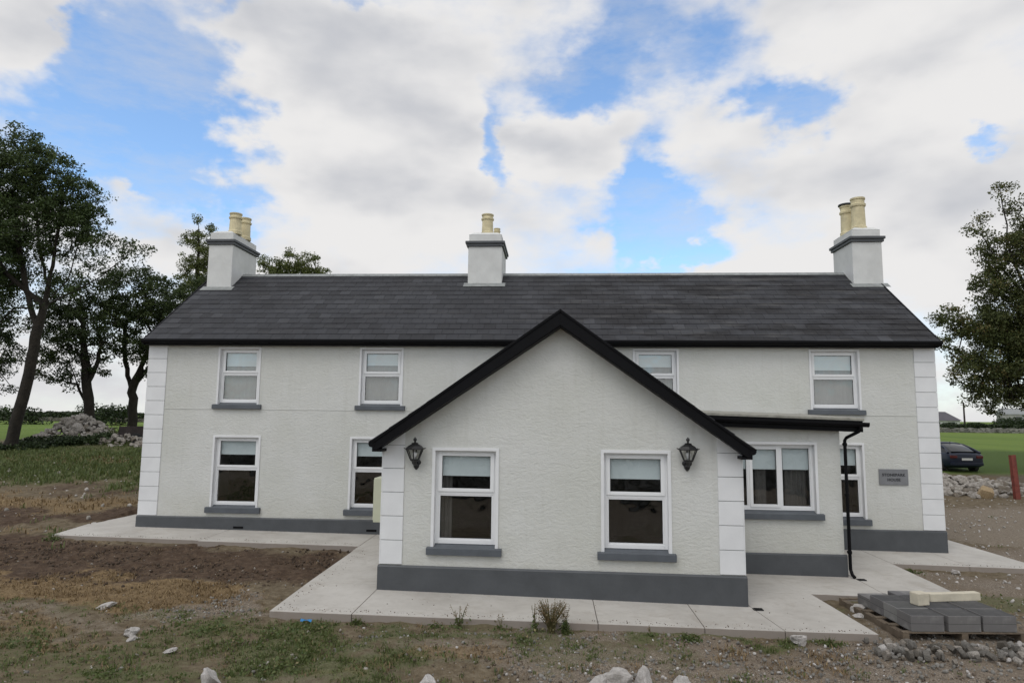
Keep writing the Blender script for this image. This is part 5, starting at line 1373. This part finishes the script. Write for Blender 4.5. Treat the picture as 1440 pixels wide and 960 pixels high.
pebbles('soil_clods', x[k], y[k], .006, .03, simple('earth_clod', (.12,.09,.065), .95, .5, 6), 'small clods of brown earth over the front yard', 'soil')
# clods in the dark soil
x, y = sample_ground(5200, -15, -4, -7, -1.6, 1, .3, 1.0)
pebbles('soil_clods', x, y, .01, .05, simple('soil_clod', (.065,.045,.03), .95, .4, 8), 'crumbled clods of dark brown soil beside the path', 'soil')

# earth carried onto the path along its edges
ex = np.concatenate([RNG.uniform(-4.3, 5.2, 420), RNG.uniform(-12.3, -4.6, 260), -4.35+np.abs(RNG.normal(0,.12,160)), RNG.uniform(8.2,11.4,90), RNG.uniform(-4.2,8,120)])
ey = np.concatenate([-7.05+np.abs(RNG.normal(0,.10,420)), -1.5+np.abs(RNG.normal(0,.10,260)), RNG.uniform(-7.0,-1.9,160), -1.55+np.abs(RNG.normal(0,.08,90)), RNG.uniform(-7,-4.9,120)])
kk = ~((ex > -3.0) & (ex < 3.7) & (ey > -5.75))
pebbles('soil_clods', ex[kk], ey[kk], .003, .016, simple('path_crumb', (.13,.10,.075), .95, .4, 8), 'crumbs of earth and grit carried onto the path edges', 'soil', zbase)
# weeds with stems by the path edge
def weed(x, y, h, n, label, heads=True, green=1.0, spread=.12, seed=1, leafy=20, dry=False):
    rnd = random.Random(seed); base = Vector(gnd(x, y)); e = empty('weed_plant', base); tag(e, label, 'weed')
    st = MB(); L = []; Hd = []
    for i in range(n):
        a = rnd.uniform(0, 6.3); r_ = rnd.uniform(.3,1)*spread; hh = h*rnd.uniform(.55,1.0)
        tip = Vector((math.cos(a)*r_, math.sin(a)*r_, hh)); mid = Vector((math.cos(a)*r_*.4, math.sin(a)*r_*.4, hh*.5))
        b0 = Vector((rnd.gauss(0,.02), rnd.gauss(0,.02), -.02))
        st.tube([b0, mid, tip], [.0035,.003,.002], 4, cap=False)
        for k in range(leafy//4):
            t = rnd.uniform(.05,.7); p_ = (b0.lerp(mid, t*2) if t < .5 else mid.lerp(tip, t*2-1)); L.append(p_ + Vector((rnd.gauss(0,.018), rnd.gauss(0,.018), 0)))
        if heads:
            for k in range(9): Hd.append(tip + Vector((rnd.gauss(0,.010), rnd.gauss(0,.010), -rnd.uniform(0,h*.2))))
    for i in range(leafy*3): L.append(Vector((rnd.gauss(0,spread*.6), rnd.gauss(0,spread*.5), rnd.uniform(0,h*.3))))
    st.build('stem', M_drygrass, e)
    if dry: M_l = M_drygrass
    else: M_l = M_weed
    quads_mesh('leaves', np.array([list(p_) for p_ in L]), RNG.uniform(.03,.06,len(L)), M_l, RNG.normal(.45,.2,len(L))*green, e)
    if Hd: quads_mesh('seed_spray', np.array([list(p_) for p_ in Hd]), RNG.uniform(.012,.025,len(Hd)), M_straw, RNG.normal(.3,.15,len(Hd)), e)
    return e
weed(-1.25,-7.3,.42,12,'thin branching seed-head weed at the path edge, left of the gable window',seed=1, spread=.2)
weed(-1.62,-7.3,.20,4,'low leafy weed with short stalks left of the branching one at the path edge',seed=2)
weed(-.60,-7.28,.26,6,'sparse dry weed at the path edge below the left gable window',seed=3, leafy=10)
weed(-.06,-7.25,.44,8,'upright brown seed spike left of the tall dry grass clump',seed=4, spread=.05, leafy=16)
weed(.20,-7.28,.50,150,'tall dry grass clump against the middle of the path edge',seed=5, spread=.25, leafy=4, dry=True)
weed(.42,-7.32,.50,9,'tall brown dock spike with green leaves right of the dry clump',seed=6, spread=.07, leafy=44)
weed(-2.9,-7.28,.15,8,'small bright green weed near the left end of the front path',seed=7, heads=False, leafy=40)
weed(-12.3,-1.75,.30,8,'green weed growing over the far left corner of the path',seed=8, heads=False, spread=.18, leafy=50)
weed(1.75,-7.3,.22,3,'single thin yellow-flowered stalk at the path edge below the right gable window',seed=9, spread=.05, leafy=14)
weed(2.3,-7.3,.12,12,'low green weed tuft against the path edge near the right gable window',seed=10, heads=False, leafy=60, spread=.2)
weed(4.45,-7.3,.14,6,'small yellowish weed near the right end of the front path',seed=11, heads=False, leafy=30)
weed(8.4,-2.0,.12,8,'green weeds in the inner corner of the right path',seed=12, heads=False, leafy=50, spread=.2)

# ------------------------------------------------------------------ sky and light
SUN_EL, SUN_AZ = 56, 205      # azimuth measured clockwise from +Y
w = bpy.data.worlds.new('World'); scene.world = w; w.use_nodes = True; nt = w.node_tree; g = N(nt)
bgn = nt.nodes['Background']; bgn.inputs['Strength'].default_value = .1
sky = g.n('ShaderNodeTexSky'); sky.sky_type = 'NISHITA'; sky.sun_disc = False; sky.sun_elevation = R(SUN_EL); sky.sun_rotation = R(SUN_AZ)
sky.air_density = 1.0; sky.dust_density = .6; sky.ozone_density = 2.0; sky.altitude = 50
tc = g.n('ShaderNodeTexCoord'); nrm = g.n('ShaderNodeVectorMath', operation='NORMALIZE'); g.l(tc.outputs['Generated'], nrm.inputs[0])
sp = g.n('ShaderNodeSeparateXYZ'); g.l(nrm.outputs[0], sp.inputs[0])
# cloud-layer coordinates: azimuth / elevation in degrees, domain-warped
az = g.math('MULTIPLY', g.math('ARCTAN2', sp.outputs['X'], sp.outputs['Y']), 57.2958)
el = g.math('MULTIPLY', g.math('ARCSINE', sp.outputs['Z']), 57.2958)
def wnoise(scale, off, detail=5, rough=.55, zs=1.6):
    mp = g.n('ShaderNodeMapping'); mp.inputs['Scale'].default_value = (1,1,zs); mp.inputs['Location'].default_value = off
    g.l(nrm.outputs[0], mp.inputs['Vector']); return g.noise(mp.outputs['Vector'], scale, detail, rough)
wa_ = wnoise(5.0, (3,1,2)); wb_ = wnoise(5.0, (7,5,1)); wc_ = wnoise(17, (1,8,4)); wd_ = wnoise(17, (9,2,6))
azw = g.math('ADD', az, g.math('ADD', g.math('MULTIPLY', g.math('SUBTRACT', wa_, .5), 15), g.math('MULTIPLY', g.math('SUBTRACT', wc_, .5), 8)))
elw = g.math('ADD', el, g.math('ADD', g.math('MULTIPLY', g.math('SUBTRACT', wb_, .5), 10), g.math('MULTIPLY', g.math('SUBTRACT', wd_, .5), 6)))
BL = [(-34.3,25.9,5.6,3.6,-1.1),(-32.5,20.9,6.0,4.8,-1.3),(-40.3,21.0,4.6,2.6,-.9),(-41.4,26.6,3.6,3.4,1.2),(-27.9,30.5,3.1,.9,-.5),(-22.5,26.2,7.4,5.4,.8),(-13.9,22.8,9.3,9.0,.8),(-5.0,23.2,1.6,3.2,-1.3),(5.2,29.0,3.6,4.4,-1.0),(.7,26.0,2.7,2.0,-.6),(8.5,17.8,2.8,3.8,-1.4),(9.7,14.0,3.6,1.5,-1.2),(3.9,22.6,6.8,2.4,.8),(20.0,23.5,2.8,2.0,-1.3),(27.3,24.5,9.3,5.4,.6),(34.6,20.7,2.0,.9,-1.0),(-16.8,32.8,4.0,.8,-.6),(13.9,28.6,3.9,2.4,-.7),(-35.1,16.3,2.2,.9,.7),(16.3,12.0,4.2,1.0,.7),(-35.3,12.5,7.4,1.8,.4),(-28.7,18.4,2.4,2.2,-.7),(29.0,13.6,9.3,3.6,.6)]
acc = None
for (a, e_, sa, se, wt) in BL:
    dx_ = g.math('DIVIDE', g.math('SUBTRACT', azw, a), sa*1.15); dy_ = g.math('DIVIDE', g.math('SUBTRACT', elw, e_), se*1.15)
    r2 = g.math('ADD', g.math('MULTIPLY', dx_, dx_), g.math('MULTIPLY', dy_, dy_))
    ex = g.math('MULTIPLY', g.math('EXPONENT', g.math('MULTIPLY', r2, -1.)), wt)
    acc = ex if acc is None else g.math('ADD', acc, ex)
nz = wnoise(4.2, (2.2,4.1,.3), 7, .6, 2.2); nz2 = wnoise(11., (5.2,1.1,3.3), 4, .55, 1.8)
dens = g.math('ADD', acc, g.math('ADD', .36, g.math('ADD', g.math('MULTIPLY', g.math('SUBTRACT', nz, .5), 1.5), g.math('MULTIPLY', g.math('SUBTRACT', nz2, .5), .95))))
mr = g.n('ShaderNodeMapRange', interpolation_type='SMOOTHSTEP'); g.l(dens, mr.inputs[0]); mr.inputs[1].default_value = -.36; mr.inputs[2].default_value = .60
cover = mr.outputs[0]
thick = g.n('ShaderNodeMapRange', interpolation_type='SMOOTHSTEP'); g.l(g.math('ADD', dens, g.math('MULTIPLY', g.math('SUBTRACT', wnoise(7., (11,3,5), 6, .6, 2.5), .5), 2.6)), thick.inputs[0]); thick.inputs[1].default_value = .2; thick.inputs[2].default_value = 2.2
def cn(dz):
    mp = g.n('ShaderNodeMapping'); mp.inputs['Scale'].default_value = (1,1,2.0); mp.inputs['Location'].default_value = (2.2,4.1,.3+dz)
    g.l(nrm.outputs[0], mp.inputs['Vector']); return g.noise(mp.outputs['Vector'], 3.1, 4, .5)
relief = g.math('SUBTRACT', cn(0.), cn(.085))
sh = g.n('ShaderNodeMapRange', interpolation_type='SMOOTHSTEP'); g.l(g.math('ADD', relief, g.math('MULTIPLY', g.math('SUBTRACT', .5, thick.outputs[0]), .12)), sh.inputs[0]); sh.inputs[1].default_value = -.24; sh.inputs[2].default_value = .14
ccol = g.mix(sh.outputs[0], (5.55,5.7,6.1), (8.4,8.3,8.25))
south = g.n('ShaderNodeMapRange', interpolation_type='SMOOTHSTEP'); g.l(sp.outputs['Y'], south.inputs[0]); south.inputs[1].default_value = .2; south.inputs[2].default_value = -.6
ccol = g.mix(south.outputs[0], ccol, (11.,10.7,10.3))      # unseen clouds behind the camera, brightened to light facade and windows
blue = g.mix(1., sky.outputs[0], (1.95,2.25,2.4), 'MULTIPLY')
# thin high veil over the blue
veil = g.mix(g.ramp(wnoise(6., (4,4,9), 6, .65, 3.), [(.42, .05), (.72, .55)]), blue, (6.4,6.6,7.0))
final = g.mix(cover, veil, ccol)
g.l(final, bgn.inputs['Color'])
ld = bpy.data.lights.new('sun', 'SUN'); ld.energy = .8; ld.angle = R(30); ld.color = (1,.965,.91)
lo = bpy.data.objects.new('sun', ld); COL.objects.link(lo)
sd = Vector((math.sin(R(SUN_AZ))*math.cos(R(SUN_EL)), math.cos(R(SUN_AZ))*math.cos(R(SUN_EL)), math.sin(R(SUN_EL))))
lo.rotation_euler = sd.to_track_quat('Z', 'Y').to_euler(); lo.location = (0,-10,30)

# ------------------------------------------------------------------ camera
cd = bpy.data.cameras.new('camera'); cam = bpy.data.objects.new('camera', cd); COL.objects.link(cam); scene.camera = cam
cd.sensor_width = 36; cd.lens = 36*930/1440; cd.clip_end = 6000; cd.clip_start = .1
Fv = Vector((-.06149962,.99167749,.1131086)); Rv = Vector((.99810195,.06073882,.01016343)); Uv = Vector((-.00320876,-.11351896,.99353065))
cam.matrix_world = Matrix(((Rv.x,Uv.x,-Fv.x,.2129178),(Rv.y,Uv.y,-Fv.y,-18.1061878),(Rv.z,Uv.z,-Fv.z,2.9351394),(0,0,0,1)))
scene.view_settings.view_transform = 'Standard'; scene.view_settings.look = 'None'; scene.view_settings.gamma = 1; scene.view_settings.exposure = 0
scene.view_settings.use_curve_mapping = False
scene.cycles.max_bounces = 8; scene.cycles.transparent_max_bounces = 12
scene.cycles.use_denoising = True
